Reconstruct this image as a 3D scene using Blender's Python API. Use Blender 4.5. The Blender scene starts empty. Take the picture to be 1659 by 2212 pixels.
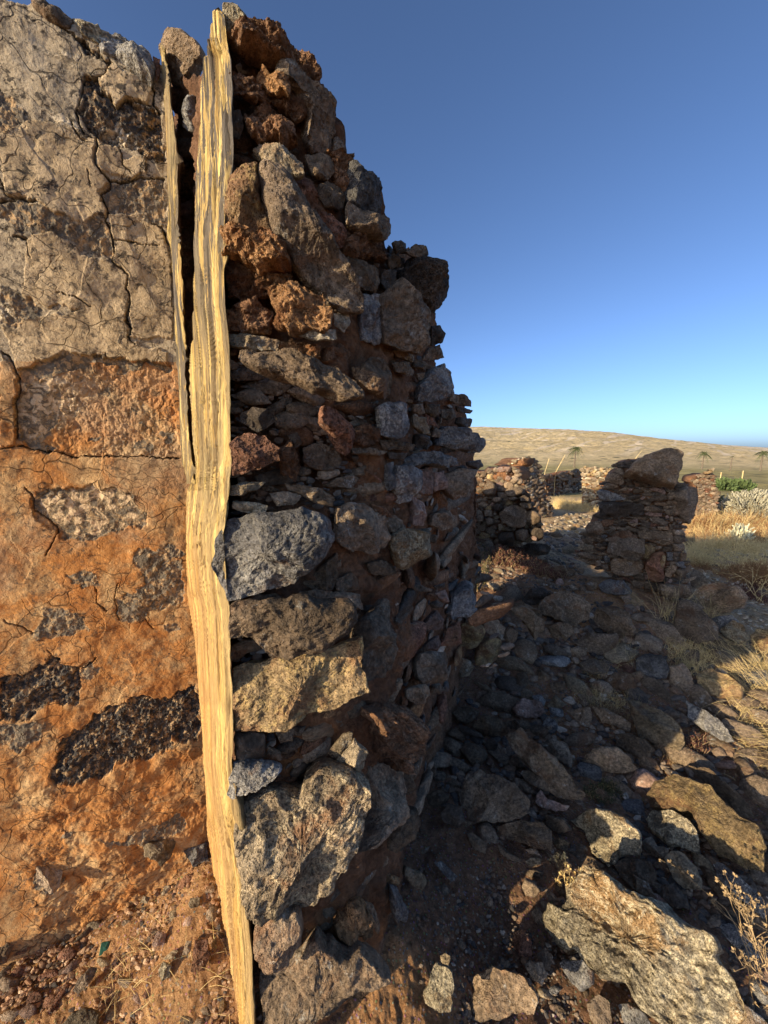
import bpy, bmesh, math, random
import numpy as np
from mathutils import Vector, Matrix

# ------------------------------------------------------------------ camera, sky, sun, exposure
scene = bpy.context.scene
COL = scene.collection
PITCH = math.radians(9.4)
CAM = np.array([0.0, 0.0, 1.85])
cam_data = bpy.data.cameras.new('camera')
cam = bpy.data.objects.new('camera', cam_data)
COL.objects.link(cam)
cam.location = CAM
cam.rotation_euler = (math.radians(90) - PITCH, 0, 0)
cam_data.sensor_fit = 'VERTICAL'
cam_data.sensor_height = 34.6
cam_data.sensor_width = 25.96
cam_data.lens = 13.0
cam_data.clip_start = 0.01
cam_data.clip_end = 20000
scene.camera = cam

SUN_AZ = math.radians(56.0)      # the sun stands behind the camera's left shoulder
SUN_EL = math.radians(16.0)
SUNV = np.array([-math.sin(SUN_AZ)*math.cos(SUN_EL), -math.cos(SUN_AZ)*math.cos(SUN_EL), math.sin(SUN_EL)])
world = bpy.data.worlds.new('World'); scene.world = world; world.use_nodes = True
wn = world.node_tree.nodes; wl = world.node_tree.links
for n in list(wn): wn.remove(n)
wo = wn.new('ShaderNodeOutputWorld'); bg = wn.new('ShaderNodeBackground'); sky = wn.new('ShaderNodeTexSky')
sky.sky_type = 'NISHITA'; sky.sun_disc = False
sky.sun_elevation = SUN_EL
# Nishita: rotation 0 puts the sun at +Y, positive turns clockwise seen from above
sky.sun_rotation = math.atan2(SUNV[0], SUNV[1])
sky.altitude = 200; sky.air_density = 0.5; sky.dust_density = 1.5; sky.ozone_density = 3.3
bg.inputs['Strength'].default_value = 0.125
wl.new(sky.outputs[0], bg.inputs[0]); wl.new(bg.outputs[0], wo.inputs[0])

sd = bpy.data.lights.new('sun', 'SUN'); sd.energy = 3.7; sd.angle = math.radians(0.5); sd.color = (1.0, 0.81, 0.54)
sun = bpy.data.objects.new('sun', sd); COL.objects.link(sun)
sun.rotation_euler = Vector(SUNV).to_track_quat('Z', 'Y').to_euler()
scene.view_settings.view_transform = 'Standard'; scene.view_settings.look = 'None'
scene.view_settings.exposure = 1.0; scene.view_settings.gamma = 1.0
scene.view_settings.use_curve_mapping = False
scene.render.engine = 'CYCLES'
scene.cycles.use_denoising = True
scene.cycles.max_bounces = 7
scene.cycles.diffuse_bounces = 6

rng = np.random.default_rng(7)
random.seed(7)

# ------------------------------------------------------------------ noise
_p = np.random.default_rng(3).permutation(256)
PERM = np.concatenate([_p, _p, _p])
GRAD = np.array([[1,1,0],[-1,1,0],[1,-1,0],[-1,-1,0],[1,0,1],[-1,0,1],[1,0,-1],[-1,0,-1],
                 [0,1,1],[0,-1,1],[0,1,-1],[0,-1,-1],[1,1,0],[-1,1,0],[0,-1,1],[0,-1,-1]], float)
def perlin(P):
    P = np.asarray(P, float)
    I = np.floor(P).astype(int); F = P - I; I &= 255
    U = F*F*F*(F*(F*6-15)+10)
    out = 0
    for dx in (0, 1):
        wx = U[:, 0] if dx else 1-U[:, 0]
        a = PERM[I[:, 0]+dx]
        for dy in (0, 1):
            wy = U[:, 1] if dy else 1-U[:, 1]
            b = PERM[a+I[:, 1]+dy]
            for dz in (0, 1):
                wz = U[:, 2] if dz else 1-U[:, 2]
                g = GRAD[PERM[b+I[:, 2]+dz] & 15]
                out = out + wx*wy*wz*((F[:, 0]-dx)*g[:, 0]+(F[:, 1]-dy)*g[:, 1]+(F[:, 2]-dz)*g[:, 2])
    return out
def fbm(P, octv=4, gain=0.5, lac=2.03, ridged=False):
    a, f, s = 1.0, 1.0, 0.0
    for k in range(octv):
        n = perlin(P*f + 17.3*k)
        s = s + a*((0.5-2*np.abs(n)) if ridged else n)
        a *= gain; f *= lac
    return s
def sstep(a, b, x):
    t = np.clip((x-a)/(b-a+1e-12), 0, 1); return t*t*(3-2*t)

# ------------------------------------------------------------------ photograph coordinates (1659 x 2212) to rays
HW, HH = 34.6/13/2*0.75, 34.6/13/2
cP, sP = math.cos(PITCH), math.sin(PITCH)
def ray(D):
    D = np.atleast_2d(np.asarray(D, float))
    x = (D[:, 0]/1659*2-1)*HW; y = (1-D[:, 1]/2212*2)*HH
    return np.stack([x, cP + y*sP, -sP + y*cP], 1)
def proj(P):
    P = np.atleast_2d(P) - CAM
    d = P[:, 1]*cP - P[:, 2]*sP
    x = P[:, 0]/d; y = (P[:, 1]*sP + P[:, 2]*cP)/d
    return np.stack([(x/HW+1)/2*1659, (1-y/HH)/2*2212], 1)
def hit_plane(D, o, n):
    r = ray(D); t = ((np.asarray(o)-CAM) @ n)/(r @ n)
    return CAM + r*t[:, None]
CROP = {0:(0,0,1),1:(0,0,.33),2:(398,0,.4),3:(0,663.6,.33),4:(398,597,.4),5:(0,1393.6,.371),6:(464.5,1260.8,.4298),
        7:(995.4,862.7,.4),8:(995.4,1327.2,.4),9:(1221,942.3,.2),10:(995.4,962.2,.2),11:(862.7,1227.7,.24),12:(1393.6,929,.21)}
def pts(crop, s):
    ox, oy, k = CROP[crop]
    return np.array([[ox+k*float(a), oy+k*float(b)] for a, b in (p.split(',') for p in s.split())])

# ------------------------------------------------------------------ plan of the ruin
A_END = np.array([-.70, 1.375]); A_DIR = np.array([math.sin(math.radians(68)), math.cos(math.radians(68))])
A_N = np.array([A_DIR[1], -A_DIR[0], 0.0])
PP = np.array([-.33, .83]); C1 = np.array([-.115, .945]); C2 = np.array([.05, 1.15]); RE = np.array([1.0, 3.7])
PATH = [A_END, PP, C1, C2, RE]
def seg_normal(i):
    a, b = PATH[i], PATH[i+1]; d = (b-a)/np.linalg.norm(b-a)
    return np.array([d[1], -d[0], 0.0])
J_N = -seg_normal(0) if seg_normal(0) @ np.array([1, 0, 0]) > 0 else seg_normal(0)
def wall_hit(D, off=0.0, segs=(1, 2, 3)):
    """nearest point of the broken wall face seen at D; returns point, normal"""
    r = ray([D])[0]
    best = None
    for i in segs:
        n = seg_normal(i)
        o = np.array([*PATH[i], 0]) + n*off
        t = ((o-CAM) @ n)/(r @ n)
        if t <= 0: continue
        p = CAM + r*t
        d = PATH[i+1]-PATH[i]; L = np.linalg.norm(d)
        u = (p[:2]-PATH[i]) @ d/L
        miss = max(0, -u, u-L)
        if best is None or miss < best[0]: best = (miss, p, n)
    return best[1], best[2]

# ------------------------------------------------------------------ mesh helpers
def mesh_np(name, V, F, smooth=True, attrs=None):
    me = bpy.data.meshes.new(name)
    V = np.asarray(V, np.float32); F = np.asarray(F, np.int32)
    k = F.shape[1]
    me.vertices.add(len(V)); me.vertices.foreach_set('co', V.ravel())
    me.loops.add(F.size); me.loops.foreach_set('vertex_index', F.ravel())
    me.polygons.add(len(F))
    me.polygons.foreach_set('loop_start', np.arange(0, F.size, k, dtype=np.int32))
    me.polygons.foreach_set('loop_total', np.full(len(F), k, np.int32))
    me.polygons.foreach_set('use_smooth', np.full(len(F), smooth, bool))
    me.update(calc_edges=True)
    for an, av in (attrs or {}).items():
        at = me.attributes.new(an, 'FLOAT', 'POINT'); at.data.foreach_set('value', np.asarray(av, np.float32))
    return me
def obj(name, me, mat=None, parent=None, loc=None, **props):
    o = bpy.data.objects.new(name, me); COL.objects.link(o)
    if mat is not None and me is not None and len(me.materials) == 0: me.materials.append(mat)
    if loc is not None: o.location = loc
    if parent is not None: o.parent = parent
    for k, v in props.items(): o[k] = v
    return o
def empty(name, loc, **props):
    return obj(name, None, None, None, loc, **props)
def grid_faces(n, m, wrap=False):
    i = np.arange(n-1)[:, None]; j = np.arange(m if wrap else m-1)[None, :]
    a = i*m+j; b = i*m+(j+1) % m
    return np.stack([a, b, b+m, a+m], -1).reshape(-1, 4)
def poly_inside(D, poly):
    x, y = D[:, 0], D[:, 1]; ins = np.zeros(len(D), bool); n = len(poly)
    for i in range(n):
        x1, y1 = poly[i]; x2, y2 = poly[(i+1) % n]
        c = ((y1 > y) != (y2 > y)) & (x < (x2-x1)*(y-y1)/((y2-y1) if y2 != y1 else 1e-9)+x1)
        ins ^= c
    return ins
def poly_sdf(D, poly):
    """positive inside"""
    d = np.full(len(D), 1e9); n = len(poly)
    for i in range(n):
        a = poly[i]; b = poly[(i+1) % n]; e = b-a
        t = np.clip(((D-a) @ e)/(e @ e+1e-12), 0, 1)
        d = np.minimum(d, np.linalg.norm(D-a-t[:, None]*e, axis=1))
    return np.where(poly_inside(D, poly), d, -d)
def line_dist(D, pl):
    d = np.full(len(D), 1e9)
    for i in range(len(pl)-1):
        a = pl[i]; b = pl[i+1]; e = b-a
        t = np.clip(((D-a) @ e)/(e @ e+1e-12), 0, 1)
        d = np.minimum(d, np.linalg.norm(D-a-t[:, None]*e, axis=1))
    return d

def resample(P, N):
    Q = np.vstack([P, P[:1]]); L = np.r_[0, np.cumsum(np.linalg.norm(np.diff(Q, axis=0), axis=1))]
    t = np.linspace(0, L[-1], N, endpoint=False)
    return np.stack([np.interp(t, L, Q[:, 0]), np.interp(t, L, Q[:, 1])], 1)

def outline_stone(name, D, o, n_, T=None, back=None, seed=0, rough=1.0, facets=4, fold=None, K=None, N=None, mat=None, parent=None, flat=6.5, round_=0.42, base_n=None, **props):
    """a solid stone whose seen face has the outline D, lying on the plane (o, n)"""
    r = np.random.default_rng(seed+11)
    n = n_/np.linalg.norm(n_)
    tc = CAM-o; tc = tc/np.linalg.norm(tc)
    while n @ tc < .50:
        n = n+tc*.05; n /= np.linalg.norm(n)
    if base_n is not None:      # a tilted face turns about its far edge, so that it stands out of the wall instead of sinking in
        P3 = hit_plane(D, o, n); sink = ((P3-o) @ (base_n/np.linalg.norm(base_n))).min()
        o = o-base_n*sink*.8
    P3 = hit_plane(D, o, n)
    c = P3.mean(0)
    e2 = np.array([0, 0, 1.0]) - n*n[2]; e2 /= np.linalg.norm(e2)
    e1 = np.cross(e2, n)
    Q = np.stack([(P3-c) @ e1, (P3-c) @ e2], 1)
    size = math.sqrt(abs(np.sum(Q[:, 0]*np.roll(Q[:, 1], -1)-Q[:, 1]*np.roll(Q[:, 0], -1)))/2)+1e-4
    pix = np.ptp(D, axis=0).max()
    if N is None: N = int(np.clip(pix*0.85, 26, 150))
    if K is None: K = max(5, N//5)
    # area centroid keeps the fan star-shaped
    x, y = Q[:, 0], Q[:, 1]; xn, yn = np.roll(x, -1), np.roll(y, -1); cr = x*yn-xn*y
    cen = np.array([((x+xn)*cr).sum(), ((y+yn)*cr).sum()])/(3*cr.sum()+1e-12)
    R = resample(Q, N)
    tn = np.stack([R[:, 0]/size*3.0, R[:, 1]/size*3.0, np.full(N, seed*3.7 % 91)], 1)
    R = R + np.stack([fbm(tn, 4), fbm(tn+40, 4)], 1)*size*0.055*rough
    if T is None: T = 0.30*size
    if back is None: back = 0.45*size
    rad = 1-(np.linspace(0, 1, K+1)[1:])**1.35
    V = []
    fold_ = None
    if fold is not None:
        (fx1, fy1, fx2, fy2), sl, sr = fold
        f3 = hit_plane([[fx1, fy1], [fx2, fy2]], o, n)
        fa = np.array([(f3[0]-c) @ e1, (f3[0]-c) @ e2]); fb = np.array([(f3[1]-c) @ e1, (f3[1]-c) @ e2])
        fd = (fb-fa)/np.linalg.norm(fb-fa); fn = np.array([fd[1], -fd[0]])
        if fn[0] < 0: fn = -fn
        fold_ = (fa, fn, sl, sr)
    pl = []
    if N >= 140: facets = min(facets, 2)
    for _ in range(facets):
        a = r.uniform(0, 2*math.pi); s = r.uniform(.25, 1.1)
        pl.append((math.cos(a)*s, math.sin(a)*s, T*r.uniform(.75, 1.35)))
    def height(Q2, rr):
        h = T*(1-rr**flat)**round_
        for (sx, sy, hh) in pl:
            h = np.minimum(h, hh - sx*(Q2[:, 0]-cen[0]) - sy*(Q2[:, 1]-cen[1]))
        if fold_:
            d = (Q2-fold_[0]) @ fold_[1]
            h = np.minimum(h, T*1.0 - np.where(d < 0, -d*fold_[2], d*fold_[3]))
        return np.maximum(h, T*.22*(1-rr**3))
    V.append(np.c_[R, np.zeros(N)])
    for q in rad[:-1]:
        Q2 = cen+(R-cen)*q
        V.append(np.c_[Q2, height(Q2, q)])
    top = np.c_[cen[None], height(cen[None], 0.0)]
    bk = []
    kb = max(2, K//4)
    for q in np.cos(np.linspace(0, math.pi/2, kb+2))[1:-1]:
        Q2 = cen+(R-cen)*q
        bk.append(np.c_[Q2, np.full(N, -back*math.sqrt(1-q*q))])
    rows = [top.repeat(1, 0)] 
    rings = bk[::-1]+V
    VV = np.vstack(rings); nr = len(rings)
    F = grid_faces(nr, N, wrap=True)
    VV = np.vstack([VV, top, [[cen[0], cen[1], -back]]])
    it, ib = nr*N, nr*N+1
    j = np.arange(N); jn = (j+1) % N
    Ft = np.stack([(nr-1)*N+j, (nr-1)*N+jn, np.full(N, it), np.full(N, it)], 1)
    Fb = np.stack([jn, j, np.full(N, ib), np.full(N, ib)], 1)
    # relief
    S = VV/size
    o3 = np.array([seed*1.37 % 50, seed*2.11 % 50, seed*.73 % 50])
    big = fbm(S*1.6+o3, 2)*0.10 + fbm(S*4.5+o3, 3, ridged=True)*0.035 + fbm(S*13+o3, 4, .6)*0.022 + (fbm(S*38+o3, 3, .6, ridged=True)*.008 if N > 80 else 0)
    mid = np.stack([fbm(S*6+o3+5, 2), fbm(S*6+o3+9, 2)], 1)*0.02
    rr = np.ones(len(VV))
    VV[:, 2] += big*size*rough*np.where(VV[:, 2] > 0, 1, .6)
    VV[:, :2] += mid*size*rough
    W = VV[:, :1]*e1 + VV[:, 1:2]*e2 + VV[:, 2:3]*n
    tris = np.vstack([F[:, [0, 1, 2]], F[:, [0, 2, 3]], Ft[:, :3], Fb[:, :3]])
    me = mesh_np(name, W, tris)
    return obj(name, me, mat, parent, c, **props)

# ------------------------------------------------------------------ stone variants, shared by the repeated stones
def ico(sub):
    bm = bmesh.new(); bmesh.ops.create_icosphere(bm, subdivisions=sub, radius=1)
    V = np.array([v.co[:] for v in bm.verts]); F = np.array([[v.index for v in f.verts] for f in bm.faces]); bm.free()
    return V, F
ICO = {k: ico(k) for k in (2, 3, 4, 5)}
def rock_np(seed, sub, ang=1.0):
    r = np.random.default_rng(seed); V, F = ICO[sub]
    K = 10
    nn = r.normal(size=(K, 3)); nn /= np.linalg.norm(nn, axis=1)[:, None]
    dd = r.uniform(.55, 1.0, K)
    q = V @ nn.T
    rad = np.where(q > .05, dd/np.maximum(q, .05), 9).min(1)
    rad = np.minimum(rad, 1.15)
    W = V*rad[:, None]
    nz = fbm(W*1.3+seed, 2)*.08 + (fbm(W*4+seed, 3, ridged=True)*.04 if sub > 2 else 0) + (fbm(W*11+seed, 2)*.025 if sub > 3 else 0)
    W = W*(1+nz[:, None])
    W /= np.abs(W).max(0)
    return W, F
VAR4 = [rock_np(100+i, 4) for i in range(14)]
VAR3 = [rock_np(200+i, 3) for i in range(14)]
VAR2 = [rock_np(300+i, 2) for i in range(14)]
_cache = {}
def var_mesh(level, i, mat):
    key = (level, i, mat.name)
    if key not in _cache:
        W, F = {4: VAR4, 3: VAR3, 2: VAR2}[level][i]
        me = mesh_np('stone_mesh', W, F); me.materials.append(mat); _cache[key] = me
    return _cache[key]
def frame(n, roll=0.0):
    n = n/np.linalg.norm(n)
    up = np.array([0, 0, 1.0]) if abs(n[2]) < .9 else np.array([0, 1.0, 0])
    e2 = up-n*(n @ up); e2 /= np.linalg.norm(e2); e1 = np.cross(e2, n)
    c, s = math.cos(roll), math.sin(roll)
    return c*e1+s*e2, -s*e1+c*e2, n
def place(name, level, mat, pos, n, dims, roll=0.0, parent=None, **props):
    """a copy of a shared stone; dims = half sizes along right, up, outward"""
    e1, e2, n = frame(n, roll)
    o = bpy.data.objects.new(name, var_mesh(level, rng.integers(14), mat)); COL.objects.link(o)
    M = Matrix(((e1[0]*dims[0], e2[0]*dims[1], n[0]*dims[2], pos[0]),
                (e1[1]*dims[0], e2[1]*dims[1], n[1]*dims[2], pos[1]),
                (e1[2]*dims[0], e2[2]*dims[1], n[2]*dims[2], pos[2]), (0, 0, 0, 1)))
    o.matrix_world = M
    if parent is not None:
        o.parent = parent; o.matrix_parent_inverse = parent.matrix_world.inverted() if parent.matrix_world != Matrix() else Matrix.Translation(-Vector(parent.location))
    for k, v in props.items(): o[k] = v
    return o
class Bag:
    """many small stones joined into one mesh"""
    def __init__(s): s.V = []; s.F = []; s.n = 0; s.c = []
    def add(s, pos, n, dims, roll=0.0, level=2):
        W, F = {4: VAR4, 3: VAR3, 2: VAR2}[level][rng.integers(14)]
        e1, e2, n = frame(n, roll)
        s.V.append(W[:, :1]*e1*dims[0]+W[:, 1:2]*e2*dims[1]+W[:, 2:3]*n*dims[2]+pos); s.F.append(F+s.n); s.n += len(W)
        s.c.append(np.full(len(W), rng.random()))
    def build(s, name, mat, parent=None, **props):
        if not s.V: return None
        V = np.vstack(s.V)
        if parent is not None: V = V-np.array(parent.location)
        me = mesh_np(name, V, np.vstack(s.F), smooth=False, attrs={'piece': np.concatenate(s.c)})
        return obj(name, me, mat, parent, **props)

# ------------------------------------------------------------------ materials
class NT:
    def __init__(s, name):
        s.m = bpy.data.materials.new(name); s.m.use_nodes = True
        s.n = s.m.node_tree.nodes; s.l = s.m.node_tree.links
        for x in list(s.n): s.n.remove(x)
        s.out = s.n.new('ShaderNodeOutputMaterial'); s.b = s.n.new('ShaderNodeBsdfPrincipled')
        s.b.inputs['Specular IOR Level'].default_value = 0.25
        s.l.new(s.b.outputs[0], s.out.inputs[0])
    def link(s, a, b): s.l.new(a, b)
    def node(s, t, **kw):
        x = s.n.new(t)
        for k, v in kw.items(): setattr(x, k, v)
        return x
    def coords(s, jitter=True, scale=None, src='Object'):
        tc = s.node('ShaderNodeTexCoord'); v = tc.outputs[src]
        if src == 'World':
            v = s.node('ShaderNodeNewGeometry').outputs['Position']
        if scale is not None:
            m = s.node('ShaderNodeVectorMath', operation='MULTIPLY'); s.link(v, m.inputs[0]); m.inputs[1].default_value = scale; v = m.outputs[0]
        return v
    def pos(s, jitter=True, scale=(1, 1, 1)):
        """world position (real size), shifted per stone so no two stones share a pattern"""
        g = s.node('ShaderNodeNewGeometry'); v = g.outputs['Position']
        m = s.node('ShaderNodeVectorMath', operation='MULTIPLY'); s.link(v, m.inputs[0]); m.inputs[1].default_value = scale; v = m.outputs[0]
        if jitter:
            oi = s.node('ShaderNodeObjectInfo')
            k = s.node('ShaderNodeVectorMath', operation='SCALE'); k.inputs[0].default_value = (31, 57, 83); s.link(oi.outputs['Random'], k.inputs['Scale'])
            a = s.node('ShaderNodeVectorMath', operation='ADD'); s.link(v, a.inputs[0]); s.link(k.outputs[0], a.inputs[1]); v = a.outputs[0]
        return v
    def noise(s, v, scale, detail=6, rough=.55, dist=0.0):
        x = s.node('ShaderNodeTexNoise'); x.inputs['Scale'].default_value = scale; x.inputs['Detail'].default_value = detail
        x.inputs['Roughness'].default_value = rough; x.inputs['Distortion'].default_value = dist
        s.link(v, x.inputs['Vector']); return x.outputs['Fac']
    def voro(s, v, scale, feature='F1', out='Distance', rnd=1.0):
        x = s.node('ShaderNodeTexVoronoi', feature=feature); x.inputs['Scale'].default_value = scale; x.inputs['Randomness'].default_value = rnd
        s.link(v, x.inputs['Vector']); return x.outputs[out]
    def ramp(s, f, stops, interp='LINEAR'):
        x = s.node('ShaderNodeValToRGB'); x.color_ramp.interpolation = interp
        e = x.color_ramp.elements
        while len(e) < len(stops): e.new(.5)
        for q, (p, c) in zip(e, stops):
            q.position = p; q.color = (*c, 1) if hasattr(c, '__len__') else (c, c, c, 1)
        s.link(f, x.inputs[0]); return x.outputs[0]
    def rng(s, f, a, b, c=0.0, d=1.0):
        x = s.node('ShaderNodeMapRange'); x.inputs[1].default_value = a; x.inputs[2].default_value = b
        x.inputs[3].default_value = c; x.inputs[4].default_value = d
        s.link(f, x.inputs[0]); return x.outputs[0]
    def math(s, op, a, b=None):
        x = s.node('ShaderNodeMath', operation=op)
        for i, q in enumerate((a, b)):
            if q is None: continue
            if isinstance(q, (int, float)): x.inputs[i].default_value = q
            else: s.link(q, x.inputs[i])
        return x.outputs[0]
    def mix(s, f, a, b, blend='MIX'):
        x = s.node('ShaderNodeMix', data_type='RGBA', blend_type=blend)
        if isinstance(f, (int, float)): x.inputs[0].default_value = f
        else: s.link(f, x.inputs[0])
        for i, q in ((6, a), (7, b)):
            if isinstance(q, tuple): x.inputs[i].default_value = (*q, 1)
            else: s.link(q, x.inputs[i])
        return x.outputs[2]
    def attr(s, name):
        x = s.node('ShaderNodeAttribute', attribute_name=name); return x.outputs['Fac']
    def bump(s, h, dist, strength=1.0, prev=None):
        x = s.node('ShaderNodeBump'); x.inputs['Strength'].default_value = strength; x.inputs['Distance'].default_value = dist
        s.link(h, x.inputs['Height'])
        if prev is not None: s.link(prev, x.inputs['Normal'])
        return x.outputs[0]
    def done(s, col, nrm=None, rough=.85):
        if isinstance(col, tuple): s.b.inputs['Base Color'].default_value = (*col, 1)
        else: s.link(col, s.b.inputs['Base Color'])
        if nrm is not None: s.link(nrm, s.b.inputs['Normal'])
        if isinstance(rough, (int, float)): s.b.inputs['Roughness'].default_value = rough
        else: s.link(rough, s.b.inputs['Roughness'])
        return s.m

def rock_mat(name, c1, c2, lichen=(.50, .47, .40), lam=.35, dirt=(.25, .125, .06), dam=.3, pores=.0, grain=1.0, scale=1.0, rough=.82, vary=.35, layers=0.0):
    t = NT(name); v = t.pos()
    oi = t.node('ShaderNodeObjectInfo').outputs['Random']
    n1 = t.noise(v, 7*scale, 8, .62, .4)
    col = t.mix(t.rng(n1, .33, .67), c1, c2)
    n2 = t.noise(v, 70*scale, 5, .6)
    col = t.mix(1.0, col, t.ramp(n2, [(.28, .45), (.5, .95), (.72, 1.65)]), 'MULTIPLY')
    nd = t.noise(v, 4.5*scale, 7, .65, .6)
    col = t.mix(t.rng(nd, .62-.3*dam, .72-.3*dam, 0, .75), col, dirt)
    nl = t.noise(v, 16*scale, 9, .74, .3)
    nl2 = t.noise(v, 110*scale, 4, .6)
    lm = t.math('MULTIPLY', t.rng(nl, .66-.26*lam, .72-.26*lam), t.rng(nl2, .38, .60))
    col = t.mix(t.math('MULTIPLY', lm, .9), col, lichen)
    # small pale crystals
    vs = t.voro(v, 130*scale)
    col = t.mix(t.rng(vs, .16, .08, 0, .55), col, (.40, .38, .33))
    val = t.rng(oi, 0, 1, 1-vary, 1+vary)
    hv = t.node('ShaderNodeHueSaturation'); t.link(col, hv.inputs['Color']); t.link(val, hv.inputs['Value']); col = hv.outputs[0]
    col = t.mix(1.0, col, t.ramp(t.noise(v, 2.6*scale, 4, .6, .8), [(.32, .62), (.5, 1.0), (.68, 1.35)]), 'MULTIPLY')
    h = t.bump(t.noise(v, 28*scale, 9, .68, .2), .028/scale*grain, .9)
    if layers:
        g = t.node('ShaderNodeVectorMath', operation='MULTIPLY'); t.link(v, g.inputs[0]); g.inputs[1].default_value = (6, 6, 42)
        h = t.bump(t.noise(g.outputs[0], 2.2, 6, .6, .6), .03*layers, .9, h)
    if pores:
        p1 = t.voro(v, 95*scale); p2 = t.voro(v, 210*scale)
        pm = t.math('MINIMUM', t.rng(p1, .12, .42), t.rng(p2, .10, .40))
        h = t.bump(pm, .010*pores, 1.0, h)
        col = t.mix(t.math('MULTIPLY', t.math('SUBTRACT', 1.0, pm), .35*min(1, pores)), col, (.02, .016, .013))
    h = t.bump(t.noise(v, 190*scale, 4, .7), .0035*grain, .8, h)
    return t.done(col, h, rough)

M = {}
M['d'] = rock_mat('dark_basalt', (0.155, 0.108, 0.066), (0.316, 0.225, 0.141), lam=.30, dam=.22, pores=.35)
M['k'] = rock_mat('black_basalt', (0.065, 0.048, 0.034), (0.129, 0.097, 0.067), lam=.12, dam=.12, rough=.6)
M['b'] = rock_mat('brown_basalt', (0.194, 0.140, 0.093), (0.359, 0.266, 0.175), lam=.28, dam=.18, pores=.4)
M['g'] = rock_mat('lichen_basalt', (.125, .118, .110), (.245, .232, .215), lichen=(.42, .39, .33), lam=.7, dam=.15, pores=.5)
M['s'] = rock_mat('red_scoria', (0.188, 0.088, 0.053), (0.350, 0.175, 0.106), lam=.15, dam=.5, pores=1.2)
M['v'] = rock_mat('vesicular_basalt', (0.188, 0.140, 0.088), (0.375, 0.294, 0.188), lichen=(0.625, 0.500, 0.300), lam=.55, dam=.3, pores=1.8)
M['o'] = rock_mat('porous_basalt', (0.084, 0.062, 0.045), (0.175, 0.129, 0.089), lam=.10, dam=.2, pores=1.8)
M['t'] = rock_mat('tan_basalt', (0.250, 0.188, 0.112), (0.375, 0.294, 0.188), lam=.3, dam=.2, pores=.3)
M['f'] = rock_mat('weathered_pale_stone', (0.200, 0.163, 0.106), (0.500, 0.413, 0.269), lichen=(0.850, 0.725, 0.475), lam=.75, dirt=(0.475, 0.275, 0.112), dam=.35, pores=1.3, grain=1.6)
M['y'] = rock_mat('ochre_lichen_stone', (0.275, 0.188, 0.094), (0.425, 0.306, 0.163), lichen=(0.625, 0.450, 0.188), lam=.6, dam=.4, pores=.5)
M['l'] = rock_mat('lime_mortar_lump', (0.525, 0.425, 0.288), (0.750, 0.650, 0.488), lam=.5, dam=.35, pores=.4)
M['c'] = rock_mat('clay_lump', (.320, .165, .072), (.560, .320, .150), lichen=(.62, .42, .22), lam=.25, dirt=(0.200, 0.075, 0.031), dam=.35, pores=.9, grain=1.8, rough=.95)
M['m'] = rock_mat('clay_mortar', (0.213, 0.115, 0.062), (0.375, 0.213, 0.119), lichen=(0.375, 0.250, 0.163), lam=.25, dam=.4, pores=.6, grain=1.6, rough=.95)
M['w'] = rock_mat('banded_stone', (0.193, 0.132, 0.078), (0.371, 0.259, 0.155), lam=.3, dam=.3, layers=1.0)
M['p'] = rock_mat('pinkish_stone', (0.263, 0.169, 0.125), (0.413, 0.275, 0.206), lam=.35, dam=.2, pores=.2)

def bag_mat(name, stops, dirt=(0.200, 0.088, 0.037)):
    t = NT(name); v = t.pos(False)
    col = t.ramp(t.attr('piece'), stops)
    col = t.mix(1.0, col, t.ramp(t.noise(v, 60, 6, .65), [(.28, .45), (.5, 1.0), (.72, 1.6)]), 'MULTIPLY')
    col = t.mix(t.rng(t.noise(v, 9, 6, .65), .52, .62, 0, .6), col, dirt)
    h = t.bump(t.noise(v, 60, 8, .7), .012, .9)
    return t.done(col, h, .85)
CHIPS = [(0, (0.075, 0.066, 0.060)), (.35, (0.138, 0.119, 0.098)), (.6, (0.225, 0.163, 0.110)), (.8, (0.250, 0.163, 0.100)), (.93, (0.375, 0.288, 0.200)), (1, (0.525, 0.450, 0.350))]
M['bag'] = bag_mat('mixed_small_stones', CHIPS)
M['warmbag'] = bag_mat('warm_small_stones', [(0, (.10, .09, .08)), (.2, (0.112, 0.075, 0.050)), (.4, (0.300, 0.163, 0.088)), (.75, (0.425, 0.250, 0.138)), (1, (0.575, 0.413, 0.263))])
M['palebag'] = bag_mat('pale_small_stones', [(0, (0.175, 0.138, 0.100)), (.4, (0.375, 0.300, 0.200)), (.8, (0.550, 0.450, 0.312)), (1, (0.688, 0.600, 0.450))])

def core_mat():
    t = NT('clay_wall_core'); v = t.pos(False)
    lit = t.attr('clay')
    n = t.noise(v, 5, 7, .62, .5)
    col = t.mix(t.rng(n, .38, .62), (.165, .086, .047), (.275, .150, .082))
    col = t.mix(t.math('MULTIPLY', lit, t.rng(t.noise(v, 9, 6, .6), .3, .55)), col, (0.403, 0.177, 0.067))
    col = t.mix(1.0, col, t.ramp(t.noise(v, 55, 6, .65), [(.28, .5), (.5, 1.0), (.72, 1.5)]), 'MULTIPLY')
    nl = t.noise(v, 30, 8, .75)
    col = t.mix(t.rng(nl, .62, .68, 0, .7), col, (0.366, 0.268, 0.171))
    h = t.bump(t.noise(v, 25, 9, .7, .3), .04, 1.0)
    cr = t.voro(v, 26, 'DISTANCE_TO_EDGE')
    h = t.bump(t.rng(cr, 0, .05), .012, .6, h)
    h = t.bump(t.noise(v, 150, 5, .7), .006, .9, h)
    return t.done(col, h, .95)
M['core'] = core_mat()

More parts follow.
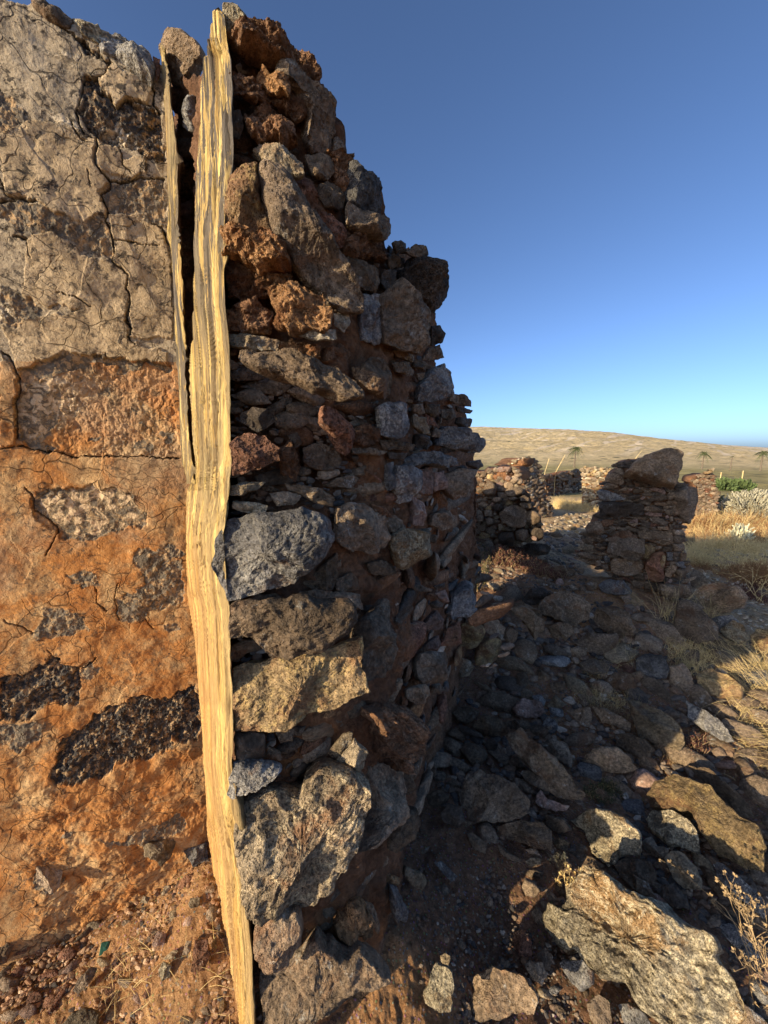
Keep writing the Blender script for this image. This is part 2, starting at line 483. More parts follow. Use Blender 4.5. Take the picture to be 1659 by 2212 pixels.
def plaster_mat():
    """attributes baked on the wall: bare (stone laid bare), lime (white coat), warm (ochre wash), crack"""
    t = NT('old_lime_plaster'); v = t.pos(False)
    bare, lime, warm, crack, dark = (t.attr(a) for a in ('bare', 'lime', 'warm', 'crack', 'soot'))
    n1 = t.noise(v, 3.2, 8, .62, .6); n2 = t.noise(v, 14, 9, .68, .3); n3 = t.noise(v, 75, 7, .7)
    grey = t.mix(t.rng(n2, .36, .64), (.350, .275, .180), (.560, .455, .310))
    orange = t.mix(t.rng(n2, .34, .64), (.400, .148, .036), (.600, .285, .090))
    pale = t.mix(t.rng(n2, .40, .60), (.440, .255, .110), (.640, .415, .195))
    orange = t.mix(t.rng(t.noise(v, 6.5, 8, .66, .8), .46, .60), orange, pale)
    grey = t.mix(t.math('MULTIPLY', t.attr('plate'), .75), grey, t.mix(t.rng(n2, .36, .64), (.480, .345, .190), (.640, .480, .290)))
    w = t.math('ADD', warm, t.math('MULTIPLY', t.math('SUBTRACT', n1, .5), 1.1))
    col = t.mix(t.rng(w, .30, .72), grey, orange)
    # weather stains: dark speckle in the pores, stronger on the grey coat
    col = t.mix(t.math('MULTIPLY', t.rng(n3, .50, .62), t.rng(t.noise(v, 9, 5, .6), .38, .60, .15, .85)), col, (0.091, 0.071, 0.051))
    sp = t.noise(v, 36, 9, .76, .4)
    col = t.mix(t.math('MULTIPLY', t.rng(sp, .535, .585), t.math('ADD', .25, t.math('MULTIPLY', dark, .75))), col, (0.073, 0.059, 0.044))
    # hairline cracks
    d = t.node('ShaderNodeTexNoise'); d.inputs['Scale'].default_value = 9; t.link(v, d.inputs['Vector'])
    a = t.node('ShaderNodeVectorMath', operation='SCALE'); a.inputs['Scale'].default_value = .16; t.link(d.outputs['Color'], a.inputs[0])
    ad = t.node('ShaderNodeVectorMath', operation='ADD'); t.link(v, ad.inputs[0]); t.link(a.outputs[0], ad.inputs[1])
    hc = t.voro(ad.outputs[0], 7.5, 'DISTANCE_TO_EDGE')
    hm = t.math('MULTIPLY', t.rng(hc, .0, .018, 1, 0), t.rng(n1, .42, .56))
    hc2 = t.voro(ad.outputs[0], 22, 'DISTANCE_TO_EDGE')
    hm2 = t.math('MULTIPLY', t.rng(hc2, .0, .03, .6, 0), t.rng(t.noise(v, 5, 3, .5), .50, .62))
    hm = t.math('MAXIMUM', hm, hm2)
    col = t.mix(t.math('MULTIPLY', hm, .45), col, (0.055, 0.037, 0.024))
    # white lime that clings to the bare stones and old coat
    lm = t.math('MULTIPLY', lime, t.rng(t.noise(v, 34, 8, .72, .6), .44, .52))
    bcol = t.mix(t.rng(n2, .35, .65), (0.104, 0.088, 0.067), (0.256, 0.207, 0.146))
    bcol = t.mix(t.attr('black'), bcol, t.mix(t.rng(n2, .35, .65), (0.043, 0.039, 0.037), (0.116, 0.100, 0.081)))
    bcol = t.mix(t.rng(t.noise(v, 48, 7, .72), .50, .57, 0, .85), bcol, (0.488, 0.317, 0.159))
    col = t.mix(bare, col, bcol)
    col = t.mix(lm, col, t.mix(warm, (.72, .60, .42), (.70, .48, .26)))
    col = t.mix(t.math('MULTIPLY', crack, .9), col, (0.030, 0.022, 0.016))
    h = t.bump(t.noise(v, 11, 9, .60, .5), .022, .5)
    h = t.bump(t.noise(v, 42, 8, .68, .4), .012, .7, h)
    h = t.bump(t.math('SUBTRACT', lm, hm), .006, 1.0, h)
    vp = t.voro(v, 85)
    pm = t.math('MULTIPLY', t.rng(vp, .35, .1), t.attr('black'))
    h = t.bump(pm, .010, 1.0, h)
    h = t.bump(t.noise(v, 170, 5, .7), .0035, .8, h)
    return t.done(col, h, .92)
M['plaster'] = plaster_mat()

def wood_mat():
    t = NT('weathered_timber'); v = t.pos(False, (1, 1, .028)); v2 = t.pos(False, (1, 1, .07))
    n1 = t.noise(v, 34, 7, .70, .15); n2 = t.noise(v2, 60, 6, .72, .1); n0 = t.noise(t.pos(False, (1, 1, .10)), 11, 5, .65, .3)
    col = t.mix(t.rng(n1, .40, .60), (.440, .280, .080), (.820, .615, .235))
    col = t.mix(t.rng(n2, .30, .52, .75, 0), col, (0.244, 0.152, 0.063))
    grey = t.math('ADD', n2, t.math('MULTIPLY', t.math('SUBTRACT', n0, .5), .9))
    gz = t.attr('grey')
    col = t.mix(t.math('MULTIPLY', t.rng(grey, .44, .485), t.math('ADD', .36, gz)), col, (0.128, 0.107, 0.085))
    col = t.mix(1.0, col, t.ramp(t.noise(t.pos(False, (1, 1, .022)), 95, 5, .7), [(.34, .25), (.47, .90), (.70, 1.25)]), 'MULTIPLY')
    col = t.mix(t.attr('stain'), col, (0.610, 0.293, 0.085))
    col = t.mix(t.math('MULTIPLY', t.attr('split'), .85), col, (0.073, 0.049, 0.027))
    h = t.bump(n2, .010, .9)
    h = t.bump(n1, .020, .8, h)
    return t.done(col, h, .75)
M['wood'] = wood_mat()

def soil_mat():
    t = NT('dry_soil'); v = t.pos(False)
    warm = t.attr('warm'); dry = t.attr('dry')
    n = t.noise(v, 1.6, 8, .62, .4)
    col = t.mix(t.rng(n, .38, .62), (.210, .112, .060), (.330, .190, .108))
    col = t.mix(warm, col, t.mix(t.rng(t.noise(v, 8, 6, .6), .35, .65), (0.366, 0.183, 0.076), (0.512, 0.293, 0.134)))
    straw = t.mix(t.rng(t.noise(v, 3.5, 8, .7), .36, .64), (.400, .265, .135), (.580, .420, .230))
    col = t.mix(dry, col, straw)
    col = t.mix(1.0, col, t.ramp(t.noise(v, 45, 8, .72), [(.28, .45), (.5, 1.0), (.72, 1.6)]), 'MULTIPLY')
    peb = t.voro(v, 75)
    pc = t.voro(v, 75, 'F1', 'Color')
    col = t.mix(t.math('MULTIPLY', t.rng(peb, .30, .22), .45), col, t.mix(.5, pc, (0.293, 0.232, 0.171)))
    h = t.bump(t.noise(v, 18, 9, .7), .05, .9)
    h = t.bump(t.rng(peb, .45, .1), .012, .8, h)
    h = t.bump(t.noise(v, 120, 5, .7), .008, .9, h)
    return t.done(col, h, .95)
M['soil'] = soil_mat()

def field_mat():
    t = NT('dry_grassland'); v = t.pos(False); g = t.attr('green')
    n = t.noise(v, .045, 8, .62, .5); n2 = t.noise(t.pos(False, (1, 1, 1)), .35, 8, .68, .3)
    col = t.mix(t.rng(n, .38, .62), (.490, .375, .190), (.630, .495, .270))
    col = t.mix(t.math('MULTIPLY', g, .75), col, t.mix(t.rng(n2, .4, .6), (0.230, 0.201, 0.057), (0.356, 0.299, 0.098)))
    col = t.mix(1.0, col, t.ramp(n2, [(.3, .62), (.5, 1.0), (.7, 1.3)]), 'MULTIPLY')
    hl = t.attr('scar')
    col = t.mix(hl, col, (0.690, 0.575, 0.414))
    sh = t.voro(v, .16)
    col = t.mix(t.math('MULTIPLY', t.rng(sh, .26, .14), t.rng(t.noise(v, .03, 4, .5), .44, .56)), col, (0.098, 0.098, 0.046))
    h = t.bump(n2, 1.2, .8)
    h = t.bump(t.noise(v, 3.0, 6, .7), .25, .7, h)
    return t.done(col, h, .95)
M['field'] = field_mat()

def plain_mat(name, c1, c2, scale=40, rough=.8, bump=.004):
    t = NT(name); v = t.pos(True)
    oi = t.node('ShaderNodeObjectInfo').outputs['Random']
    n = t.noise(v, scale, 5, .6)
    return t.done(t.mix(t.rng(n, .35, .65), c1, c2), t.bump(n, bump, .7), rough)
M['straw'] = plain_mat('straw', (0.483, 0.345, 0.138), (0.805, 0.632, 0.310))
M['rust'] = plain_mat('rust_brown_herbs', (0.218, 0.109, 0.046), (0.414, 0.230, 0.098))
M['redherb'] = plain_mat('red_succulent_herbs', (0.098, 0.034, 0.030), (0.172, 0.086, 0.052))
M['herb'] = plain_mat('dull_green_herbs', (0.069, 0.071, 0.030), (0.138, 0.132, 0.057))
M['twig'] = plain_mat('dry_twig', (0.253, 0.172, 0.086), (0.483, 0.345, 0.184))
M['silver'] = plain_mat('silver_succulent', (.27, .25, .17), (.46, .43, .32))
M['white'] = plain_mat('pale_succulent', (.50, .48, .32), (.66, .64, .46))
M['palm'] = plain_mat('palm_leaf', (0.052, 0.069, 0.029), (0.109, 0.127, 0.052), 3)
M['trunk'] = plain_mat('palm_trunk', (.13, .10, .07), (.20, .16, .11), 5)
M['green'] = plain_mat('green_bush_leaf', (0.063, 0.098, 0.032), (0.121, 0.161, 0.055), 5)
M['glass'] = plain_mat('green_glass_shard', (0.023, 0.081, 0.057), (0.046, 0.138, 0.098), 20, .15)

# ------------------------------------------------------------------ ground
HEAPS = [  # x, y, radius, height
    (-1.10, 1.15, .45, .02), (-.62, 1.25, .28, .20), (.02, 1.20, .34, .12), (.45, 1.9, .45, .08), (.95, 3.3, .5, .22),
    (1.1, 4.6, .9, .35), (1.9, 3.6, .8, .22), (2.6, 3.8, .8, .34), (1.0, 6.8, 1.4, .45), (.4, 6.2, 1.6, .5), (5.2, 5.6, 1.6, .22),
    (3.6, 3.7, .8, .10), (1.9, 10.6, 1.3, .25), (3.8, 10.2, 1.6, .12)]
def ground_z(x, y):
    x = np.asarray(x, float); y = np.asarray(y, float)
    z = np.zeros_like(x)
    for hx, hy, r, h in HEAPS:
        z = z+h*np.exp(-((x-hx)**2+(y-hy)**2)/(r*r))
    rr = np.hypot(x, y)
    z = z + .05*np.sin(x*1.3+.5)*np.cos(y*1.1)*sstep(1.5, 4, rr)
    z = z - .10*sstep(2.0, .4, np.hypot(x-.9, y-.9))*sstep(-.1, .5, x)
    return z
def far_z(x, y):
    x = np.asarray(x, float); y = np.asarray(y, float)
    r = np.hypot(x, y); az = np.degrees(np.arctan2(x, y))
    base = np.interp(r, [0, 14, 22, 60, 130, 200, 6000], [0, 0, -.25, -1.5, -3.4, -3.6, -3.8])
    sil = np.interp(az, [-60, -10, 8, 14, 20, 25, 30, 36, 41, 44.5, 60], [.05, .056, .052, .0525, .047, .043, .035, .018, .006, .0005, -.0008])
    crest = 460*(1+.06*np.sin(az*.13))
    top = sil*crest+1.85
    u = np.clip((r-150)/(crest-150), 0, 1)
    up = (top+3.6)*(u**1.15)
    down = sstep(crest*1.02, crest*3, r)
    return base+up*(1-down)*np.where(r > crest, 1, 1)
def gz1(x, y):
    r = math.hypot(x, y)
    if r > 16: return float(far_z(x, y))
    z = 0.0
    for hx, hy, q, h in HEAPS:
        e = ((x-hx)**2+(y-hy)**2)/(q*q)
        if e < 16: z += h*math.exp(-e)
    s1 = lambda a, b, v: (lambda t: t*t*(3-2*t))(min(1, max(0, (v-a)/(b-a))))
    z += .05*math.sin(x*1.3+.5)*math.cos(y*1.1)*s1(1.5, 4, r)
    z -= .10*s1(2.0, .4, math.hypot(x-.9, y-.9))*s1(-.1, .5, x)
    if r < 11: return z
    b = float(far_z(x, y)); t = s1(11, 16, r)
    return z*(1-t)+b*t
def ground_hit(D):
    r = ray([D])[0]; rx, ry, rz = (float(q) for q in r)
    t = .55/max(.004, -rz)
    while t < 600:
        if 1.85+rz*t < gz1(rx*t, ry*t): break
        t *= 1.03
    lo, hi = t/1.03, t
    for _ in range(9):
        m = (lo+hi)/2
        if 1.85+rz*m < gz1(rx*m, ry*m): hi = m
        else: lo = m
    return CAM+r*hi

def build_ground():
    az = np.radians(np.r_[np.linspace(-180, -85, 60)[:-1], np.linspace(-85, 65, 560)[:-1], np.linspace(65, 180, 62)]); r = np.geomspace(.05, 17, 600)
    R, A = np.meshgrid(r, az, indexing='ij')
    X = (R*np.sin(A)).ravel(); Y = (R*np.cos(A)).ravel()
    t = sstep(11, 16, np.hypot(X, Y))
    Z = ground_z(X, Y)*(1-t)+far_z(X, Y)*t
    P = np.stack([X, Y, Z*0], 1)
    rr = np.hypot(X, Y)
    Z = Z + fbm(P*2.2, 4)*.035*sstep(.3, 2, rr)+fbm(P*9, 4)*.016 + fbm(P*30+4, 3, ridged=True)*.006
    D = proj(np.stack([X, Y, Z], 1))
    wob = fbm(P*3+7, 3)
    left = sstep(-.25, -.45, X)*sstep(2.2, 1.6, Y)
    warm = np.clip(left*1.1 + sstep(.25, .05, np.hypot(X-.05, Y-.85)-.1), 0, 1)
    # clay washed out at the foot of the pillar
    warm = np.maximum(warm, .75*sstep(.9, .2, np.hypot((X-1.9), (Y-3.5))))
    warm = np.maximum(warm, .35*sstep(.9, .1, np.hypot((X-1.5), (Y-2.3))))
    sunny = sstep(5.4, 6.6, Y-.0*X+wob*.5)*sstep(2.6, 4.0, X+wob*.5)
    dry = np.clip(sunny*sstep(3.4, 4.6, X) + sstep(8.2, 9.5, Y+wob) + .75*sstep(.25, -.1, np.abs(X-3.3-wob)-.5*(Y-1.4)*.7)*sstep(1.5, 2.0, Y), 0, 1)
    V = np.stack([X, Y, Z], 1)
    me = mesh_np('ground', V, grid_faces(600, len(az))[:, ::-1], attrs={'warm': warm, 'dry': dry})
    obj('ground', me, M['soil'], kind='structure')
    # far land: fields and the bare hill
    az = np.radians(np.r_[np.linspace(-180, -75, 20)[:-1], np.linspace(-75, 5, 40)[:-1], np.linspace(5, 50, 520)[:-1], np.linspace(50, 180, 30)])
    r = np.r_[np.linspace(15.5, 60, 120)[:-1], np.geomspace(60, 520, 330)[:-1], np.geomspace(520, 9000, 30)]
    R, A = np.meshgrid(r, az, indexing='ij'); X = (R*np.sin(A)).ravel(); Y = (R*np.cos(A)).ravel(); rr = R.ravel()
    Z = far_z(X, Y)
    P = np.stack([X, Y, 0*X], 1)
    amp = sstep(140, 260, rr)*sstep(700, 430, rr)
    Z = Z+fbm(P*.02, 4)*1.6*amp*sstep(460, 380, rr) + fbm(P*.09+3, 4, ridged=True)*.55*amp + fbm(P*.25, 3)*.10*sstep(16, 30, rr)
    Z = Z-.03*sstep(17, 15.5, rr)
    # terrace steps in the fields
    Z = Z+.22*np.sin((rr+6*fbm(P*.03, 2))*.35)*sstep(20, 30, rr)*sstep(140, 100, rr)*.5
    azd = np.degrees(A.ravel())
    green = sstep(190, 90, rr)*sstep(16, 20, rr)
    q = P @ np.array([[math.cos(.9), -math.sin(.9), 0], [math.sin(.9), math.cos(.9), 0], [0, 0, 1]])
    st = fbm(np.stack([q[:, 0]*.008, q[:, 1]*.14, q[:, 0]*0], 1), 4)+.35*fbm(P*.06, 3)
    scar = sstep(.22, .45, st)*sstep(170, 260, rr)*sstep(-60, 8, azd)*.8
    scar = np.maximum(scar, sstep(40.5, 42.5, azd)*sstep(300, 420, rr)*sstep(-.1, .2, fbm(P*.03, 3)+.1))
    V = np.stack([X, Y, Z], 1)
    F = grid_faces(len(r), len(az))[:, ::-1]
    obj('hill', mesh_np('hill', V, F, attrs={'green': green, 'scar': scar}), M['field'], kind='structure')
build_ground()

# ------------------------------------------------------------------ the plastered wall
pw = empty('plastered_wall', (-1.1, 1.14, 0), label='cracked plaster wall, grey above and orange below, left of the bright timber', category='wall', kind='thing')
# exposed stones and bare patches (photograph outlines), kinds: r = rough dark stone, w = stone with white lime
BARE = [
 (1,'k',"500,250 560,280 640,340 720,400 735,440 700,470 690,400 600,390 540,330 505,290"),
 (1,'k',"550,510 640,520 660,560 650,600 720,640 760,700 830,650 900,680 990,690 1040,740 1075,1060 1000,1060 900,1000 800,960 700,930 640,920 510,770 540,620"),
 (1,'r',"660,220 760,230 880,270 960,340 1000,440 960,500 900,460 840,400 720,360 640,320"),
 (1,'r',"700,1210 880,1180 1075,1170 1085,1470 990,1470 900,1400 780,1380 700,1400 670,1290"),
 (1,'r',"0,1340 120,1330 250,1340 330,1400 420,1420 560,1470 660,1440 720,1520 750,1640 720,1690 600,1660 520,1640 500,1600 350,1530 250,1540 180,1580 100,1500 0,1430"),
 (1,'w',"0,1870 60,1880 150,1930 270,2020 230,2060 140,2100 0,2110"),
 (1,'r',"0,590 60,640 160,760 210,820 100,870 0,890"),
 (3,'r',"240,380 400,290 560,310 750,320 860,350 1000,355 1110,380 1090,430 940,370 900,410 780,430 740,380 640,340 560,350 600,410 480,400 400,410 350,470 200,440 120,400 180,380"),
 (3,'w',"130,480 240,470 350,480 400,600 330,800 250,880 180,860 110,720"),
 (3,'w',"230,1250 300,1200 450,1180 620,1180 760,1190 870,1250 950,1340 960,1430 800,1450 650,1500 560,1520 430,1510 380,1420 240,1340"),
 (3,'r',"100,560 110,860 190,930 330,950 360,930 250,880 150,800"),
 (3,'r',"860,1640 900,1590 1000,1570 1130,1545 1210,1590 1200,1640 1080,1660 930,1720"),
 (3,'r',"900,1720 1000,1660 1200,1660 1210,1920 1100,1960 960,1980 940,2060 790,2060 780,1900 900,1860 960,1800"),
 (3,'r',"450,1740 540,1720 640,1760 660,1820 560,1830 520,1800 460,1810"),
 (3,'r',"250,1960 430,1970 540,2000 540,2050 600,2110 520,2140 350,2150 240,2190 215,2120 300,2010"),
 (5,'k',"0,190 80,170 180,160 270,90 330,90 460,130 470,240 440,350 300,320 200,400 100,430 0,440"),
 (5,'r',"460,150 530,100 575,140 540,190 470,190"),
 (5,'k',"300,740 370,530 530,440 600,370 730,330 840,290 890,330 970,320 1080,250 1145,225 1165,560 1060,590 1010,540 980,600 900,650 700,690 560,770 400,790 330,810"),
 (5,'w',"0,470 150,430 280,440 230,540 150,600 80,600 0,560"),
 (5,'r',"380,1070 430,1050 440,1090 380,1100"), (5,'r',"590,1100 700,1120 800,1080 900,1040 1050,1000 1080,1080 1000,1110 870,1150 780,1140 640,1150"),
 (5,'r',"640,540 600,560 700,590"), (5,'r',"200,1310 370,1330 360,1400 300,1440 240,1450 200,1400"),
 (3,'r',"640,540 700,530 690,580 640,580"), (3,'r',"820,675 890,690 880,705 830,695"), (3,'r',"900,720 970,760 960,800 910,750"),
 (3,'r',"900,860 980,860 1000,950 880,930"), (3,'r',"550,860 640,850 650,870 560,880"), (3,'r',"290,760 350,760 340,790 290,790"),
 (3,'r',"470,450 530,460 520,490 470,470"), (3,'r',"800,850 830,860 800,910"), (3,'r',"0,0 260,0 250,60 130,110 0,120"),
 (3,'r',"1060,810 1130,830 1120,890 1070,880"), (3,'r',"1050,2090 1140,2070 1180,2110 1090,2130"), (3,'r',"770,200 800,205 800,230 780,225"),
]
FLAKE = [ # shallow flaked area below the grey coat
 (3,"120,400 400,290 600,310 900,350 1110,370 1170,960 900,970 480,975 350,950 150,920 90,700"),
 (3,"220,1260 450,1170 760,1190 960,1340 970,1430 780,1450 420,1520 220,1360"),
]
LIME = [(1,"260,340 400,350 520,400 500,440 430,430 380,390"),(1,"310,740 400,760 480,760 540,830 520,890 420,870 310,860"),(1,"280,480 330,500 310,520"),
        (3,"130,480 400,470 500,560 500,680 340,820 180,870 110,720"),(3,"230,1250 450,1180 760,1190 960,1340 780,1450 430,1510"),(1,"640,760 780,840 920,880 930,960 760,930 660,850"),(1,"0,1870 60,1890 90,2090 0,2100")]
PLATES = [(1,"715,1400 950,1400 1060,1500 1095,1600 1120,1750 1130,2212 860,2212 845,1900 740,1700"), (1,"645,570 740,440 840,500 990,550 980,680 830,650 760,700 720,640"),
  (1,"635,930 780,960 810,1040 980,1010 960,1130 870,1160 660,1140"), (1,"190,1570 350,1535 500,1610 530,1680 640,1700 740,1720 830,1820 840,2060 700,2120 430,2000 300,2010 150,1920 180,1700"),
  (3,"0,120 250,60 700,10 820,60 850,220 1100,300 1100,360 900,350 560,305 400,280 200,390 110,400"), (1,"0,900 200,810 480,830 620,940 620,1080 715,1190 650,1270 700,1400 560,1465 330,1395 260,1330 60,1300"), (3,"0,320 80,390 120,490 90,620 100,900 0,910")]
CRACKS = [
 (1,7,"400,180 500,250 600,330 640,400 740,430 690,510 550,520 530,640 500,750 520,830 560,900 630,930 630,1080 660,1140 720,1180 720,1240 660,1280 680,1340 710,1400 690,1450 720,1510 745,1590 750,1650 735,1700 800,1760 840,1810 830,1890 850,1960 850,2050 820,2110 860,2150 845,2212"),
 (3,5,"850,0 825,60 850,130 850,180 850,220 880,250"),
 (1,9,"720,1180 800,1190 880,1170 1000,1160 1070,1170"), (1,5,"640,400 660,330 710,360 730,440"), (1,6,"640,620 720,640 760,710 830,650 990,690"),
 (1,6,"0,1170 40,1250 60,1300 180,1330 260,1330"), (1,8,"110,1560 180,1570"), (1,5,"990,1460 1060,1480 1090,1560 1110,1600"),
 (3,7,"0,290 40,330 90,380 110,450 130,500 90,620 100,760 105,860"), (3,5,"160,1180 230,1250 220,1330 340,1400 380,1450 350,1540 310,1620"),
 (3,4,"0,920 110,910 200,930 350,950 480,980 700,975 900,975 1050,985 1180,990"), (3,4,"620,1830 640,1930 700,1990"), (3,4,"20,2050 100,2080 220,2120"),
 (5,4,"270,30 300,90 390,120 500,130 560,80"), (1,4,"780,960 810,1050 800,1080 860,1130"), (1,3,"750,1570 900,1590 1050,1590"), (1,3,"460,800 500,880 560,940"),
 (1,3,"580,1130 610,1230"),(1,3,"370,1920 500,1960 610,2010"),(1,3,"180,1580 210,1700"),(3,3,"780,1800 760,1900 780,2050"),(3,3,"950,2050 1000,2110"),
 (1,8,"0,1345 120,1330"),(1,7,"1040,380 1000,450 990,540 1010,680 1045,740"),
]
A_TOP = pts(1, "-400,-160 0,-8 80,5 180,20 200,5 300,50 400,110 460,105 560,140 650,175 780,225 880,270 950,330 990,370 1040,385 1075,420 1500,520")
def a_mask(D):
    """wall features in photograph coordinates"""
    n = len(D)
    P = np.c_[D/30.0, np.zeros(n)]
    w1 = np.stack([fbm(P, 4, .6), fbm(P+31, 4, .6)], 1)
    Dw = D+w1*11
    bare = np.zeros(n); depth = np.zeros(n); black = np.zeros(n)
    for c, k, s in BARE:
        q = pts(c, s); lo, hi = q.min(0)-40, q.max(0)+40
        m = (D[:, 0] > lo[0]) & (D[:, 0] < hi[0]) & (D[:, 1] > lo[1]) & (D[:, 1] < hi[1])
        if not m.any(): continue
        sd = poly_sdf(Dw[m], q)
        b = sstep(-1.2, 1.2, sd); bare[m] = np.maximum(bare[m], b)
        if k == 'k': black[m] = np.maximum(black[m], b)
        depth[m] = np.maximum(depth[m], sstep(-2.0, 2.5, sd)*1.0-sstep(0, 45, sd)*.95)
    flake = np.zeros(n)
    for c, s in FLAKE:
        flake = np.maximum(flake, sstep(-1.5, 2, poly_sdf(Dw, pts(c, s))))
    lime = np.zeros(n)
    for c, s in LIME:
        lime = np.maximum(lime, sstep(-8, 6, poly_sdf(Dw, pts(c, s))))
    crack = np.zeros(n)
    Dc = D+w1*5
    for c, w, s in CRACKS:
        crack = np.maximum(crack, sstep(w*.33, w*.33*.35, line_dist(Dc, pts(c, s))))
    plate = np.zeros(n)
    for c, s in PLATES: plate = np.maximum(plate, sstep(-1.0, 1.6, poly_sdf(Dw*.6+D*.4, pts(c, s))))
    return bare, depth, flake, lime, crack, black, plate
def build_plaster():
    nu, nv = 430, 1250
    u = np.r_[np.linspace(-2.3, -.62, 40)[:-1], np.linspace(-.62, .03, nu-39)]
    z = np.r_[np.linspace(-.25, -.05, 12)[:-1], np.linspace(-.05, 3.2, nv-11)]
    U, Z = np.meshgrid(u, z)
    X = A_END[0]+A_DIR[0]*U.ravel(); Y = A_END[1]+A_DIR[1]*U.ravel(); Zr = Z.ravel()
    P = np.stack([X, Y, Zr], 1)
    D = proj(P)
    D[U.ravel() < -.66] = -9999
    seen = U.ravel() >= -.62
    bare = np.zeros(len(P)); depth = bare.copy(); flake = bare.copy(); lime = bare.copy(); crack = bare.copy(); black = bare.copy(); plt_ = bare.copy()
    b = a_mask(D[seen]); plt_[seen] = b[6]; bare[seen], depth[seen], flake[seen], lime[seen], crack[seen], black[seen] = b[:6]
    off = fbm(P*2.0+2, 3)*.022 + fbm(P*7+9, 3)*.005 + fbm(P*24, 4)*.0022
    rough = fbm(P*14+3, 5, .6)*.014
    rr2 = fbm(P*32+3, 4, .6, ridged=True)*.006
    relief = np.clip(sstep(1300, 1900, D[:, 1]), 0, 1)
    off = off + relief*(fbm(P*6+21, 5, .6)*.015)
    off = off - depth*(.004+.012*black) + bare*((rough*.9+rr2*1.2)*(.45+.55*black)+.002) - flake*(.007+.6*np.maximum(rr2, -.004)*1.0) - crack*.020
    # the upper coat stands proud in plates
    plate = fbm(P*3.3+50, 2)
    off = off+.002*sstep(0, .02, plate)+.006*plt_
    # the coat thins to rough clay at the foot
    # top edge: fold back over the wall head
    topz = np.interp(D[:, 0], A_TOP[:, 0], A_TOP[:, 1])
    # head height for each column
    zt = np.empty(len(u))
    for i, uu in enumerate(u):
        q = np.stack([A_END[0]+A_DIR[0]*uu+0*z, A_END[1]+A_DIR[1]*uu+0*z, z], 1); Dq = proj(q)
        ok = (Dq[:, 1] > np.interp(Dq[:, 0], A_TOP[:, 0], A_TOP[:, 1]))
        zt[i] = z[ok].max() if ok.any() and uu > -.8 else 3.02
    ZT = np.tile(zt, len(z))
    over = np.maximum(0, Zr-ZT)
    back = np.minimum(over*3.2, .5)
    nrm = A_N
    Zn = np.minimum(Zr, ZT)+ -.1*(back/.5)**2 + fbm(P*9, 3)*.01*(over > 0)
    edge = sstep(.05, 0, ZT-Zr)
    W = np.stack([X, Y, Zn], 1)+nrm*(off-back-edge*.012)[:, None]
    t = np.clip((Zr-0)/3.0, 0, 1)
    wob = fbm(P*2.2+11, 3)*.3
    warm = np.clip(1.22-1.15*sstep(.95, 2.35, Zr+wob), 0, 1)
    warm = np.where(D[:, 1] > 780, np.maximum(warm, .62), warm*.8)
    soot = np.clip(sstep(1.7, 2.6, Zr+wob)+.3*bare, 0, 1)
    bare2 = np.maximum(bare, sstep(0, .02, over)*.9)
    nv_, nu_ = len(z), len(u)
    me = mesh_np('plaster_coat', W-np.array([-1.1, 1.14, 0]), grid_faces(nv_, nu_), attrs={'bare': bare2, 'lime': lime*(1-.0*bare), 'warm': warm, 'crack': crack, 'soot': soot, 'black': black, 'plate': plt_*(1-bare2)})
    obj('plaster_coat', me, M['plaster'], pw)
    # back of the wall, so it has its real thickness
    bk = []
    for uu, zz in ((-2.3, -.2), (.45, -.2), (.45, 2.85), (-2.3, 2.9)):
        for dn in (.40, .52):
            p = np.array([A_END[0]+A_DIR[0]*uu, A_END[1]+A_DIR[1]*uu, zz])-A_N*dn; bk.append(p-np.array([-1.1, 1.14, 0]))
    F = [[0, 2, 4, 6], [1, 7, 5, 3], [0, 1, 3, 2], [2, 3, 5, 4], [4, 5, 7, 6], [6, 7, 1, 0]]
    obj('wall_back', mesh_np('wall_back', bk, F, smooth=False), M['core'], pw)
build_plaster()

